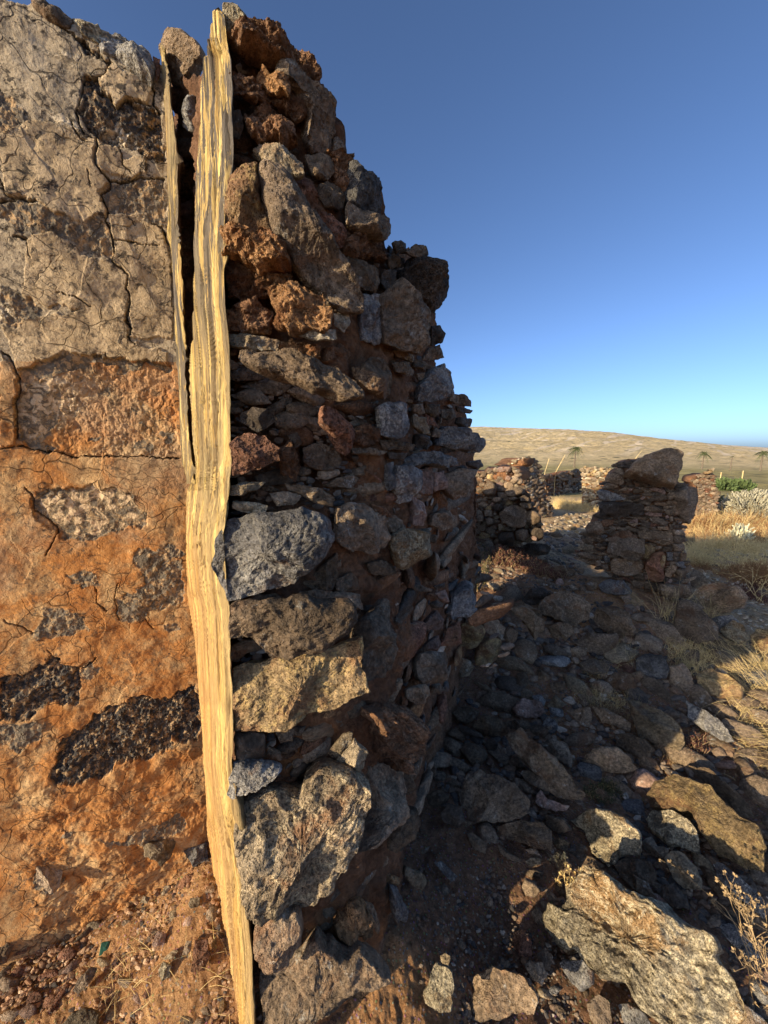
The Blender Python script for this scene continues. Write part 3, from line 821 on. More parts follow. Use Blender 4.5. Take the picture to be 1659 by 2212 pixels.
# ------------------------------------------------------------------ the broken wall end: clay core
SIL = pts(0, "340,70 380,64 440,98 452,60 475,25 500,26 530,45 560,70 590,98 630,106 655,124 678,157 688,192 702,222 716,242 718,290 735,312 740,342 748,358 772,372 795,380 812,392 820,412 820,462 836,478 840,512 850,525 877,535 900,532 920,540 922,566 952,575 962,602 960,640 930,675 940,700 952,712 950,760 970,842 1000,860 1010,884 1010,920 1038,950 1035,975 1012,985 1030,1010 1012,1050 1010,1110 1060,1250 1100,1400 1060,1560 1000,2300 300,2300 330,1000")
rw = empty('ruined_wall', (.2, 1.4, 0), label='ragged broken end of a dry stone and clay wall right of the timber', category='wall', kind='thing')
RW0 = np.array([.2, 1.4, 0])
def build_core():
    segs = []
    for i in range(4):
        a, b = PATH[i], PATH[i+1]
        if i == 0: a = a+(a-b)*.6
        L = np.linalg.norm(b-a)
        n = max(3, int(L/(.006 if i in (0, 1, 2) else .010)))
        tt = np.linspace(0, 1, n, endpoint=(i == 3))
        for t in tt: segs.append((a+(b-a)*t, i, t))
    S = np.array([s[0] for s in segs]); I = np.array([s[1] for s in segs])
    N = np.array([seg_normal(i) for i in I])
    for _ in range(14): N[1:-1] = (N[:-2]+N[1:-1]*2+N[2:])/4
    N /= np.linalg.norm(N, axis=1)[:, None]
    B = np.array([np.array([-.30, 1.75])+(S_-PP)*.0+ (np.array([.9, 3.9])-np.array([-.30, 1.75]))*np.clip((S_[1]-1.0)/2.6, 0, 1) for S_ in S])
    z = np.r_[np.arange(-.15, 3.35, .008)]
    ns, nz = len(S), len(z)
    X = np.repeat(S[:, 0], nz); Y = np.repeat(S[:, 1], nz); Z = np.tile(z, ns)
    P = np.stack([X, Y, Z], 1); Nn = np.repeat(N, nz, 0); Bn = np.repeat(B, nz, 0); In = np.repeat(I, nz)
    D = proj(P-Nn*.03)
    inside = poly_inside(D+np.c_[fbm(P*6, 3)*10, fbm(P*6+5, 3)*10], SIL)
    ins = inside.reshape(ns, nz)
    zt = np.array([z[np.where(r_)[0].max()] if r_.any() else 0.3 for r_ in ins])
    q = I == 0; yy = (S[:, 1]-PP[1])/(A_END[1]-PP[1]); zt = np.where(q, 2.55+.45*np.clip(yy, 0, 1.0)+.45*np.clip(yy-1, 0, .6), zt)
    zt = np.array([zt[max(0, i-2):i+3].mean() for i in range(ns)])
    ZT = np.repeat(zt, nz)
    over = np.maximum(0, Z-ZT)
    back = np.clip(over/.35, 0, 1)
    rec = -.014 + fbm(P*3.1, 3)*.035 + fbm(P*8+4, 4, ridged=True)*.020 + fbm(P*22+8, 4)*.010 + fbm(P*60, 3)*.004
    # hollows seen in the broken face
    for (cx, cy, rx, ry, dp) in ((620, 960, 120, 95, .10), (600, 880, 110, 40, .07), (690, 1010, 60, 60, .05), (560, 1610, 50, 40, .08), (790, 545, 60, 60, .06), (470+70, 230, 50, 60, .04), (620, 350, 60, 40, .03), (700, 1700, 60, 40, .02), (720, 1900, 120, 160, -.035), (560, 2050, 40, 200, -.02)):
        g = np.exp(-((D[:, 0]-cx)/rx)**2-((D[:, 1]-cy)/ry)**2); rec = rec-g*dp
    rec = rec-.050*sstep(1.1, 1.5, Y)
    rec = np.where(In == 0, rec-.045, rec)-.06*np.exp(-((X-PP[0])**2+(Y-PP[1])**2)/.07**2)
    Wxy = P+Nn*rec[:, None]
    W = Wxy.copy()
    W[:, :2] = Wxy[:, :2]*(1-back)[:, None]+Bn*back[:, None]
    W[:, 2] = np.minimum(Z, ZT)+fbm(P*7, 4)*.03*(back > 0) - .05*np.sin(back*3.1)
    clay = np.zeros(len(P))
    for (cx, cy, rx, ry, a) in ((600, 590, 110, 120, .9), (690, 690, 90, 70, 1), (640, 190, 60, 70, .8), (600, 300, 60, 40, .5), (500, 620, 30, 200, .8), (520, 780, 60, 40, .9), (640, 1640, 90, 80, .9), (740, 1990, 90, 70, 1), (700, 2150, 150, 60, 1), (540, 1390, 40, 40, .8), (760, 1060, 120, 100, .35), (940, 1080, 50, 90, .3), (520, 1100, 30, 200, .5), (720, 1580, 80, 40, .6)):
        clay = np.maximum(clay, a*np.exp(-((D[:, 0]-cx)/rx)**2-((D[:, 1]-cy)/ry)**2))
    V = W-RW0
    me = mesh_np('clay_core', V, grid_faces(ns, nz)[:, ::-1], attrs={'clay': np.clip(clay*1.2, 0, 1)})
    obj('clay_core', me, M['core'], rw)
build_core()
def shade_slab():
    """an unseen slab added behind the broken end, only to shade the rubble beyond"""
    t = np.linspace(0, 1, 60); zz = np.linspace(-.2, 1, 30); rows = []
    for k in t:
        x = .70+.12*k; y = 4.1+1.7*k; top = 1.55+.10*math.sin(k*9)-.15*k
        f = [(x, y, z*top if z > 0 else z) for z in zz]; b = [(x-.5, y+.05, p[2]) for p in f[::-1]]
        rows.append(f+b)
    W = np.array(rows); n, m, _ = W.shape; P = W.reshape(-1, 3)
    P = P+np.array([.8, -.2, .3])*(fbm(P*4, 4)*.09)[:, None]
    V = np.vstack([P, W[0].mean(0, keepdims=True), W[-1].mean(0, keepdims=True)]); j = np.arange(m); jn = (j+1) % m; F = grid_faces(n, m, wrap=True)
    tris = np.vstack([F[:, [0, 1, 2]], F[:, [0, 2, 3]], np.stack([np.full(m, n*m), jn, j], 1), np.stack([np.full(m, n*m+1), (n-1)*m+j, (n-1)*m+jn], 1)])
    obj('added_shade_slab', mesh_np('added_shade_slab', V-RW0, tris, attrs={'clay': np.full(len(V), .2)}), M['core'], rw)  # made-up blocker, hidden from the camera, that keeps sun off the heap
shade_slab()

# ------------------------------------------------------------------ timbers
def timber(name, left, right, seed, deep, label, greyf, e_off=.008, j_off=.004):
    L = np.array(left, float); R = np.array(right, float)
    ys = np.arange(max(L[0, 1], R[0, 1]), max(L[-1, 1], R[-1, 1])+1, 2.4)
    lx = np.interp(ys, L[:, 1], L[:, 0]); rx = np.interp(ys, R[:, 1], R[:, 0])
    jit = fbm(np.c_[ys/60, ys*0, ys*0+seed], 2)*2.0; jit2 = fbm(np.c_[ys/70, ys*0, ys*0+seed+9], 2)*1.2
    lx = lx+jit; rx = rx+jit2
    K = 84
    rows = []
    nJ = J_N
    for y, a, b in zip(ys, lx, rx):
        # both edges stand in the plane of the door jamb, which leans a little with the wall end
        c = wall_hit([np.interp(y, MRY, MRX), y], e_off, segs=(1,))[0]+nJ*j_off
        pa = hit_plane([[a, y]], c, nJ)[0]; pb = hit_plane([[b, y]], c, nJ)[0]
        rows.append((pa, pb))
    rows = np.array(rows)
    out = []
    n = len(ys)
    t = np.linspace(0, 1, K)
    front = rows[:, 0][:, None, :]*(1-t)[None, :, None]+rows[:, 1][:, None, :]*t[None, :, None]
    P = front.reshape(-1, 3)
    q = P*np.array([1, 1, .05])
    q2 = P*np.array([1, 1, .03]); g = fbm(q2*24+seed, 3, .6, ridged=True)*.0060 + fbm(q2*70+seed, 3, ridged=True)*.0030 + fbm(P*np.array([1, 1, .12])*9+seed, 2)*.004
    crk = sstep(.085, .02, np.abs(fbm(q*14+seed+3, 3)))*sstep(-.05, .15, fbm(P*np.array([1, 1, .3])*4+seed, 2))
    g = g-crk*.016
    edge = np.tile(1-(2*t-1)**8, n)
    g = g-.006*(1-edge)
    F1 = (P+nJ*g[:, None]).reshape(n, K, 3)
    Bk = F1[:, ::-1][:, ::6]*1.0 + np.array([-.37, .93, 0])*deep
    W = np.concatenate([F1, Bk], 1); m = W.shape[1]
    W = W.reshape(-1, 3)
    base = np.array([*rows[-1].mean(0)[:2], 0.0])
    F = grid_faces(n, m, wrap=True)
    F = F[:, ::-1]
    gr = np.zeros((n, m)); gr[:] = greyf(ys)[:, None]
    st = np.zeros((n, m)); st[:] = (sstep(1000, 1350, ys)*.30)[:, None]*np.linspace(1.6, 0, m)[None, :]
    # caps
    V = np.vstack([W, F1[0].mean(0, keepdims=True)+[[0, 0, .01]]])
    tris = np.vstack([F[:, [0, 1, 2]], F[:, [0, 2, 3]], np.stack([np.full(m, n*m), np.arange(m), (np.arange(m)+1) % m], 1)])
    me = mesh_np(name, V-base, tris, attrs={'split': np.r_[np.concatenate([crk.reshape(n, K), np.zeros((n, m-K))], 1).ravel(), 0], 'grey': np.r_[gr.ravel(), .5], 'stain': np.clip(np.r_[st.ravel(), 0], 0, 1)})
    return obj(name, me, M['wood'], None, base, label=label, category='door post')
main_l = [(462,27),(452,82),(440,132),(432,185),(429,297),(421,396),(420,528),(417,660),(412,730),(406,800),(408,860),(413,900),(414,960),(419,1010),(415,1030),(401,1060),(401,1142),(403,1225),(405,1290),(412,1324),(421,1390),(428,1486),(436,1579),(443,1690),(449,1802),(462,1894),(479,2006),(493,2117),(505,2214),(520,2320),(562,2640)]
main_r = [(475,24),(479,82),(490,125),(492,198),(493,330),(488,445),(481,528),(484,660),(489,697),(495,779),(493,895),(495,994),(489,1060),(482,1109),(474,1159),(474,1208),(480,1274),(490,1317),(492,1373),(492,1405),(494,1505),(495,1653),(504,1746),(519,1820),(529,1913),(531,1987),(538,2061),(543,2214),(556,2320),(592,2640)]
MRY = [p[1] for p in main_r]; MRX = [p[0] for p in main_r]
timber('timber_post', main_l, main_r, 4, .055, 'wide sunlit timber door post, cream and grey grain, running top to bottom', lambda y: np.interp(y, [0, 150, 420, 640, 800, 1200, 2200], [.75, .8, .62, .5, .28, .18, .16]))
nar_l = [(349,104),(342,215),(345,280),(354,346),(356,478),(366,528),(373,594),(375,660),(378,697),(375,779),(380,895),(386,977),(397,1010),(405,1046)]
nar_r = [(353,104),(356,132),(366,185),(373,264),(380,363),(380,478),(388,544),(390,600),(393,686),(397,730),(398,812),(404,895),(411,977),(416,1044)]
timber('timber_post', nar_l, nar_r, 14, .05, 'narrow splintered timber strip left of the wide door post', lambda y: np.interp(y, [0, 300, 500, 640, 1100], [.35, .3, .55, .7, .3]), j_off=.010)

# ------------------------------------------------------------------ occupancy of the picture, so that filler stones keep clear of traced ones
OC = 3.0
occ = np.zeros((int(2400/OC), int(1900/OC)), bool)
_gy, _gx = np.mgrid[0:occ.shape[0], 0:occ.shape[1]]
_g = np.stack([_gx.ravel()*OC+OC/2, _gy.ravel()*OC+OC/2], 1)
def mark(poly):
    lo = np.maximum((poly.min(0)/OC-1).astype(int), 0); hi = np.minimum((poly.max(0)/OC+2).astype(int), [occ.shape[1], occ.shape[0]])
    if (hi <= lo).any(): return
    sub = np.stack(np.meshgrid(np.arange(lo[0], hi[0]), np.arange(lo[1], hi[1])), -1).reshape(-1, 2)
    m = poly_inside(sub*OC+OC/2, poly); s = sub[m]; occ[s[:, 1], s[:, 0]] = True
def ellipse_poly(c, a, b, rot=0, n=12):
    t = np.linspace(0, 2*math.pi, n, endpoint=False); x = a*np.cos(t); y = b*np.sin(t)
    return np.stack([c[0]+x*math.cos(rot)-y*math.sin(rot), c[1]+x*math.sin(rot)+y*math.cos(rot)], 1)
def overlap(poly):
    lo = np.maximum((poly.min(0)/OC-1).astype(int), 0); hi = np.minimum((poly.max(0)/OC+2).astype(int), [occ.shape[1], occ.shape[0]])
    if (hi <= lo).any(): return 1.0
    sub = np.stack(np.meshgrid(np.arange(lo[0], hi[0]), np.arange(lo[1], hi[1])), -1).reshape(-1, 2)
    m = poly_inside(sub*OC+OC/2, poly)
    if not m.any(): return 1.0 if occ[min(int(poly[:, 1].mean()/OC), occ.shape[0]-1), min(int(poly[:, 0].mean()/OC), occ.shape[1]-1)] else 0.0
    s = sub[m]; return occ[s[:, 1], s[:, 0]].mean()

# ------------------------------------------------------------------ stones of the ruined wall, outlined from the photograph
# crop | kind | options | outline ; a/b tilt the face (a>0 turns it to the left, b>0 turns it up), o = how far proud, T thickness, F fold
WALL_STONES = """
2|f|a.2 b.5|205,62 250,58 330,105 400,165 470,225 492,262 440,245 350,205 300,160 215,150
2|c|a.5|213,152 320,148 342,190 300,228 222,218
2|m|a.1 T.05|245,250 290,215 350,215 430,235 500,262 560,320 610,400 560,420 480,370 400,330 300,300
2|b|a-.2|560,330 620,400 690,470 760,540 805,590 808,700 798,800 760,830 700,825 675,760 660,640 600,520 480,400 500,330
2|m|a.1|495,240 560,255 600,290 660,310 700,350 735,420 730,505 690,480 620,400 540,310
2|c|a.6 o.01|390,430 425,372 452,385 480,430 510,408 560,430 590,480 560,520 480,500 440,500
2|m|a.2|440,500 560,500 640,560 668,640 600,650 540,600 470,560
2|m|a-.2 b-.4|240,400 300,380 400,460 470,560 430,590 300,520 240,500
2|k|b-.3|235,610 300,590 325,680 300,750 235,735
2|m|a.1|330,620 420,560 520,620 600,700 620,790 540,800 420,770 340,720
2|t|a.35 b.5|370,818 420,800 560,830 640,880 652,942 560,930 440,892
2|y|a.42 o.02 N120 T.04|250,950 400,900 408,1000 425,1110 475,1243 300,1282 225,1262 230,1050
2|b|a-.05 b.1 o.045 N150 T.045|398,902 500,930 580,1010 640,1160 720,1220 800,1370 900,1500 975,1660 960,1712 880,1690 800,1645 740,1570 600,1420 478,1250 430,1110 410,1000
2|s|a-.1|520,930 600,930 680,980 722,1090 715,1205 650,1170 600,1060
2|d|a-.1|650,840 760,828 810,870 806,940 780,972 700,960
2|m|a-.1|780,820 830,815 882,850 886,980 860,1060 805,960 812,870
2|b||805,740 840,740 868,790 862,822 810,818
2|g|a.1 o.02|885,880 960,940 1000,938 1042,970 1060,1020 1071,1080 1058,1160 1000,1140 900,1110 870,1040
2|d|b.4 o.03|880,1100 950,1130 1060,1158 1110,1190 1116,1262 1080,1302 1040,1272 950,1240 885,1190
2|d||725,1000 780,978 845,1020 872,1080 850,1142 760,1120 720,1060
2|s|b-.4|720,1130 800,1160 850,1220 872,1292 830,1352 790,1330 735,1240
2|m||880,1200 960,1240 1080,1300 1090,1400 1000,1410 880,1380 840,1340
2|d|a.1|820,1400 870,1385 960,1410 1052,1450 1056,1530 1030,1582 950,1552 880,1500
2|o|o.04 a.15|1200,1450 1226,1388 1300,1405 1400,1418 1428,1500 1421,1592 1380,1662 1340,1692 1285,1610 1215,1560 1190,1500
2|d|o.04|1200,1362 1250,1318 1310,1330 1322,1380 1290,1402 1230,1388
2|d|o.01|1125,1305 1170,1295 1200,1320 1198,1372 1150,1372
2|d||1100,1385 1150,1375 1192,1400 1186,1445 1110,1450
2|k||1070,1455 1130,1460 1135,1530 1100,1580 1062,1530
2|k||1130,1460 1180,1455 1182,1478 1140,1480
4|b|a.3 o.03|1060,120 1100,60 1140,22 1200,60 1270,120 1330,200 1336,300 1320,370 1275,425 1180,392 1078,358
4|g|a.2|952,100 1048,100 1074,340 1050,372 948,350
2|c|a.35 o.0 T.05|208,1280 300,1268 470,1298 540,1360 577,1440 545,1472 420,1482 218,1402
2|c|a.3 o-.01|208,1402 420,1490 570,1482 607,1560 500,1602 400,1622 235,1622
2|c|a.5 o.02|640,1462 660,1446 662,1490 652,1515 638,1520
2|m|a.3|250,1640 400,1630 480,1690 480,1790 300,1790 240,1720
4|c|a.65 b.2 o.035|490,110 530,90 620,80 700,112 790,170 812,220 780,292 700,290 560,330 492,250
4|l|a.4 b.3 o.05|565,245 620,222 700,270 820,290 830,335 720,345 600,312
4|l|a.4 o.03|806,198 882,198 898,250 862,306 812,262
4|c|a.5|315,290 350,215 430,240 480,290 470,318 320,310
4|c|a.4|225,180 290,200 300,300 225,300
4|t|a.3 b.3|218,310 320,308 515,345 500,405 330,390 222,372
4|c|a.3|510,350 620,350 740,380 740,450 620,420 480,405
4|d|a.15 b.45 o.075 T.03 N130|298,398 420,410 560,430 700,458 830,500 920,560 978,622 970,652 880,662 800,622 700,612 620,572 500,520 360,482 288,442
4|d|a.2 o.03|905,490 955,500 1010,430 1080,442 1120,500 1126,580 1108,640 1080,668 1000,632 940,560
4|m||760,380 880,380 905,470 830,500 740,460
4|t||1130,395 1200,410 1240,440 1225,468 1150,432
4|d||1120,462 1200,460 1242,510 1230,540 1150,520
4|w||1240,450 1300,458 1342,490 1290,506 1235,490
4|b||1250,525 1300,518 1312,550 1270,562
4|o|o.02|1335,265 1380,262 1410,310 1392,362 1338,372
4|d|o.02|1322,385 1382,368 1406,440 1350,456 1288,450
4|g|o.03 a.3 F1390,480,1400,660,.1,.6|1272,590 1342,500 1400,468 1440,540 1453,600 1420,652 1350,676 1268,665
4|b|o.03|1440,635 1520,640 1550,672 1551,706 1470,692 1430,662
4|k|o.03|1468,700 1562,724 1545,742 1478,732
4|k|o.03|1480,760 1556,770 1552,812 1500,822 1468,792
4|b||1240,690 1290,688 1302,740 1262,747 1238,722
4|b||1300,690 1380,692 1386,740 1350,762 1300,736
4|b||1390,718 1450,714 1472,760 1430,776 1388,762
4|t||1238,750 1300,768 1332,860 1290,852 1232,800
4|s||1302,742 1350,770 1372,812 1312,800
4|b||1350,820 1385,828 1382,872 1335,868
4|g|o.05|1400,808 1500,820 1622,870 1630,910 1590,957 1500,942 1358,912 1380,850
4|g|a.1 o.01|1050,700 1080,678 1200,690 1217,800 1200,862 1130,882 1060,852
4|m||900,830 960,800 1052,820 1046,890 980,922 908,902
4|k||1250,850 1310,860 1342,900 1310,937 1250,922
4|d||1050,880 1150,888 1252,910 1230,942 1078,937
4|d|b.3|905,925 1000,930 1102,945 1060,967 908,957
4|k||1100,950 1210,955 1190,987 1108,987
4|g|b.2 o.02|1183,1000 1240,950 1340,943 1470,980 1482,1010 1420,1037 1330,1012 1228,1027
4|k|o.02|1380,930 1440,923 1472,945 1400,957
4|k|o.03|1420,1032 1520,1020 1527,1045 1428,1057
4|k|o.04|1530,1000 1602,988 1618,1025 1580,1047 1528,1022
4|b|o.04|1405,1062 1480,1040 1562,1045 1567,1140 1550,1192 1450,1202 1408,1142
4|g|a.1|1140,1020 1200,1010 1252,1040 1257,1120 1220,1212 1160,1232 1128,1122
4|g||1095,1010 1130,1000 1126,1150 1098,1162
4|p||1270,1042 1320,1018 1342,1100 1302,1182 1258,1162
4|p||1350,1060 1402,1048 1402,1152 1348,1162
4|p||1232,1180 1300,1230 1290,1350 1235,1340
4|b|a.1|1338,1290 1400,1258 1472,1290 1472,1352 1390,1372 1328,1342
4|f|a.15 o.02|1130,1400 1180,1368 1306,1368 1307,1500 1240,1562 1178,1592 1148,1500
4|d||1088,1300 1140,1288 1197,1350 1180,1382 1098,1382
4|g|o.03|1440,1810 1470,1702 1520,1640 1562,1700 1577,1780 1565,1830 1450,1850
4|d||1315,1388 1372,1400 1360,1442 1308,1432
4|b|o.01 a.1|830,1250 900,1223 1000,1238 1082,1300 1112,1400 1090,1462 1000,1492 900,1482 820,1440
4|d||988,1550 1060,1528 1127,1550 1127,1602 1050,1617 998,1602
4|b||820,1640 900,1598 947,1640 942,1692 860,1712 818,1692
4|s|a-.3 b-.2|755,690 820,718 882,800 907,880 892,960 860,972 818,860 750,790
4|b|a-.1 o-.03|640,920 730,898 832,930 852,1000 800,1052 700,1047 638,1000
4|k|a.35 o.02|300,742 370,708 450,718 503,770 440,822 400,842 308,792
4|s|a.35 o.03|248,900 320,848 440,868 517,930 517,990 400,1042 258,1072
4|t|a.2 b.3 o.01|238,1142 320,1108 447,1108 400,1152 300,1187 243,1182
4|b|b.2|458,1172 540,1158 632,1185 600,1232 500,1242
4|w|b.3|540,1120 640,1128 740,1148 817,1190 800,1242 730,1232 640,1182 560,1152
4|t|a.3|258,1210 380,1218 452,1240 432,1277 350,1282 258,1252
4|g|a.42 b.1 o.02 N150 T.05|165,1450 182,1370 240,1300 400,1285 560,1260 620,1245 700,1260 790,1320 822,1400 800,1452 778,1482 720,1562 640,1622 560,1682 450,1712 330,1717 250,1737 198,1660 158,1560
4|d||820,1490 835,1620 780,1700 690,1690 640,1660 720,1590
4|m||1000,1230 1080,1240 1110,1300 1060,1290
6|b|b.5|90,110 200,60 500,30 730,50 742,140 690,112 420,82 180,90 92,130
6|d|a.35 b-.1 o.07 N140 T.04|75,130 250,88 440,78 560,100 700,102 712,170 650,222 560,292 450,332 290,372 230,322 190,272 80,262
6|y|a.45 b.25 o.02 N150 T.03|98,420 300,372 500,332 735,262 742,430 782,550 600,622 420,702 250,742 88,742 93,560
6|b|a-.8 o.03 N110 T.04|735,264 745,172 872,72 882,230 902,330 882,430 830,472 780,500 744,430
6|k|a-.1|95,755 250,752 252,882 98,887
6|d|a.4|248,882 270,818 332,850 334,886
6|b|a.2|300,745 400,728 392,790 330,802
6|g|a.45 o.02|88,900 310,918 342,930 200,1032 100,1082 62,1062
6|t|a.5 o.03|570,850 640,760 692,748 692,820 660,852 590,882
6|t|a.4 o.05|588,930 640,862 700,790 772,850 742,930 700,962 650,967
6|v|a.38 b.05 o.02 N150 T.06|95,1110 250,1070 400,1092 450,1000 550,958 700,958 770,1020 792,1130 760,1232 700,1362 560,1542 480,1622 340,1652 200,1622 148,1560 128,1350
6|b|a-.7 o.01|775,900 860,908 942,950 967,1040 952,1110 880,1212 800,1272 720,1352 762,1232 794,1130 772,1020
6|d|a-.2 b.2 o.04|940,1150 990,1118 1022,1180 1012,1232 940,1352 890,1352 883,1300
6|d||940,920 990,958 1012,1020 970,1062 938,1000
6|m||740,620 830,600 950,640 1040,720 1060,850 1000,900 900,880 800,830 770,720
6|b|a.45 o.05|198,1700 280,1660 420,1650 442,1720 440,1802 330,1952 290,1957 208,1850
6|d|a.35 b.45 o.05 N150 T.05 F690,1830,650,2080,.25,.25|330,1952 440,1830 500,1738 560,1788 640,1830 740,1830 820,1868 892,1960 800,2012 700,2062 600,2112 520,2182 480,2300 240,2300 218,1960
6|c|a.6 b.2 o.02|598,1700 680,1598 740,1600 802,1700 780,1782 700,1772 608,1742
6|d|a.3 o.03|742,1600 800,1620 832,1720 820,1762 780,1702
6|g|a.4 o.04|880,1520 920,1538 972,1650 960,1702 900,1682 878,1600
6|t|a.2 o.04|960,1420 1050,1458 1072,1500 1050,1542 980,1512 948,1462
6|g|o.03|970,1740 1082,1810 1030,1842 973,1800
6|c|a.4 b.2|820,1500 860,1460 930,1480 900,1510
6|b|o.04|905,1850 960,1810 1020,1870 1010,1940 960,1990 925,1930
4|k||560,860 610,840 640,900 600,930
4|m||500,930 560,890 640,1000 600,1100 520,1060
4|s|a.2|1040,1080 1000,1060 1068,1100 1060,1120
11|g|o.02|480,450 490,200 590,100 650,200 690,340 695,400 600,445
11|s||380,700 430,540 540,480 560,680 480,700
11|y|o.02 a.1|545,690 560,500 620,470 740,490 760,560 750,640 690,720 600,720
11|y|o.02|690,780 740,680 830,620 920,630 925,720 880,830 780,870 685,865
11|b||760,580 770,470 880,460 960,540 945,600
11|b|o.03 a.1|165,850 200,760 330,750 420,760 440,850 400,980 300,1030 200,1045 160,960
11|p||220,530 270,440 340,370 400,450 390,550 250,560
11|p||210,720 280,650 350,600 375,680 340,740
11|d||475,70 580,40 615,70 570,105 470,110
11|t||630,150 660,130 685,170 650,185
11|t||830,320 880,310 890,350 840,365
11|d||500,830 560,810 640,830 680,890 620,970 540,980
11|d|o.02|60,1100 180,1040 270,1060 275,1150 160,1240 70,1170
11|b|o.02|280,1060 360,1030 400,1080 370,1130 290,1130
11|d||690,430 820,400 800,450 700,455
11|d||960,570 1000,530 1075,580 1050,650 1000,680 940,640
11|w|o.03 T.05|990,370 1060,340 1150,350 1300,460 1300,560 1230,650 1200,590 1080,440
11|k||310,160 410,130 415,170 330,190
11|b||90,160 180,150 300,190 290,215 150,205
11|m|o.02|240,230 310,210 330,280 250,290
11|p||320,230 410,190 440,300 400,310
11|k||280,320 320,290 395,310 390,350 300,360
"""
wall_n = 0
def parse(line):
    c, k, opt, p = line.split('|'); o = dict(a=.0, b=0., o=.0, T=None, N=None, F=None)
    for q in opt.split():
        if q[0] == 'F':
            v = [float(x) for x in q[1:].split(',')]; f = pts(int(c), f'{v[0]},{v[1]} {v[2]},{v[3]}'); o['F'] = ((f[0][0], f[0][1], f[1][0], f[1][1]), v[4], v[5])
        elif q[0] == 'N': o['N'] = int(q[1:])
        else: o[q[0]] = float(q[1:])
    return int(c), k, o, pts(int(c), p)
def tilt(n, a, b):
    up = np.array([0, 0, 1.0]); e1 = np.cross(up, n); e1 /= np.linalg.norm(e1)
    q = n - a*e1 + b*up; return q/np.linalg.norm(q)
def reparent(o, par):
    o.location = Vector(o.location)-Vector(par.location); o.parent = par
def wall_stones():
    global wall_n
    for i, line in enumerate(WALL_STONES.strip().split('\n')):
        c, k, o, D = parse(line)
        p, n = wall_hit(D.mean(0), o['o'])
        if c == 11 and D.mean(0)[0] > 985:
            n = np.array([.30, -.954, 0]); p = hit_plane([D.mean(0)], np.array([.66, 2.75, 0])+n*o['o'], n)[0]
        n2 = tilt(n, o['a'], o['b'])
        st = outline_stone('stone', D, p, n2, base_n=n, T=o['T'], seed=i, N=o['N'], fold=o['F'], mat=M[k], facets=(1 if k in 'cm' else 5), rough=(2.4 if k in 'cm' else 1.0))
        reparent(st, rw); wall_n += 1
        mark(D)
wall_stones()

mark(np.array([*main_l, *main_r[::-1]], float)); mark(np.array([*nar_l, *nar_r[::-1]], float))
def pick(w):
    ks = list(w); q = np.array([w[k] for k in ks], float); return ks[rng.choice(len(ks), p=q/q.sum())]
def fill(region, hitfn, sizes, kinds, parent, name='stone', tries=4000, maxn=999, aspect=(1.0, 2.6), level=3, bag=None, tol=.22, depth=(.5, .9), embed=.25, slope=0.0, tag=None, sink=0.0, count=None):
    """pack shared stones between the outlined ones; sizes = (largest, smallest) half widths in photograph units"""
    lo, hi = region.min(0), region.max(0); n = 0; out = []
    for k in range(tries):
        if n >= maxn: break
        f = (k/tries)**.7
        s = sizes[0]*(1-f)+sizes[1]*f
        s *= rng.uniform(.75, 1.2)
        c = lo+rng.random(2)*(hi-lo)
        if not poly_inside(c[None], region)[0]: continue
        asp = rng.uniform(*aspect); rot = slope+rng.normal()*.18
        a = s*math.sqrt(asp); b = s/math.sqrt(asp)
        if overlap(ellipse_poly(c, a, b, rot)) > tol: continue
        h = hitfn(c)
        if h is None: continue
        p, nn = h
        m = np.linalg.norm(p-CAM)
        dcam = (p-CAM)[1]*cP-(p-CAM)[2]*sP
        px = dcam*2*HW/1659
        # foreshortening along the horizontal of the surface
        v = (CAM-p)/m; e1, e2, nz = frame(nn)
        fx = max(.35, math.sqrt(max(0, 1-(v @ e1)**2))); fy = max(.35, math.sqrt(max(0, 1-(v @ e2)**2)))
        da, db = a*px/fx*1.06, b*px/fy*1.06
        dd = min(da, db)*rng.uniform(*depth)
        pos = p+nz*dd*(embed-.3)-np.array([0, 0, sink*db])
        mark(ellipse_poly(c, a*.93, b*.93, rot))
        tn = nz+rng.normal(size=3)*.22
        if bag is not None: bag.add(pos, tn, (da, db, dd), -rot, 2)
        else:
            o = place(name, level, M[pick(kinds)], pos, tn, (da, db, dd), -rot, parent)
            out.append((o, p, max(da, db), c))
        n += 1
    return out
def free_mask_note(): pass
E_REG = pts(0, "495,150 545,90 610,120 680,220 715,340 800,420 825,510 880,570 905,700 925,780 975,870 985,920 1000,960 985,1040 1005,1110 1050,1250 1100,1400 1020,1500 930,1560 930,1700 960,1900 950,2212 560,2212 520,1900 500,1300")
fill(E_REG, lambda c: wall_hit(c, -.035), (34, 10), dict(d=4, b=3, m=3, s=1.5, k=2, w=1, c=.6), rw, tries=4200, maxn=175, tol=.27, embed=.4, aspect=(1.3, 3.3))
b1 = Bag()
fill(E_REG, lambda c: wall_hit(c, -.035), (10, 4), None, rw, tries=9000, maxn=1000, bag=b1, embed=.4, tol=.3)
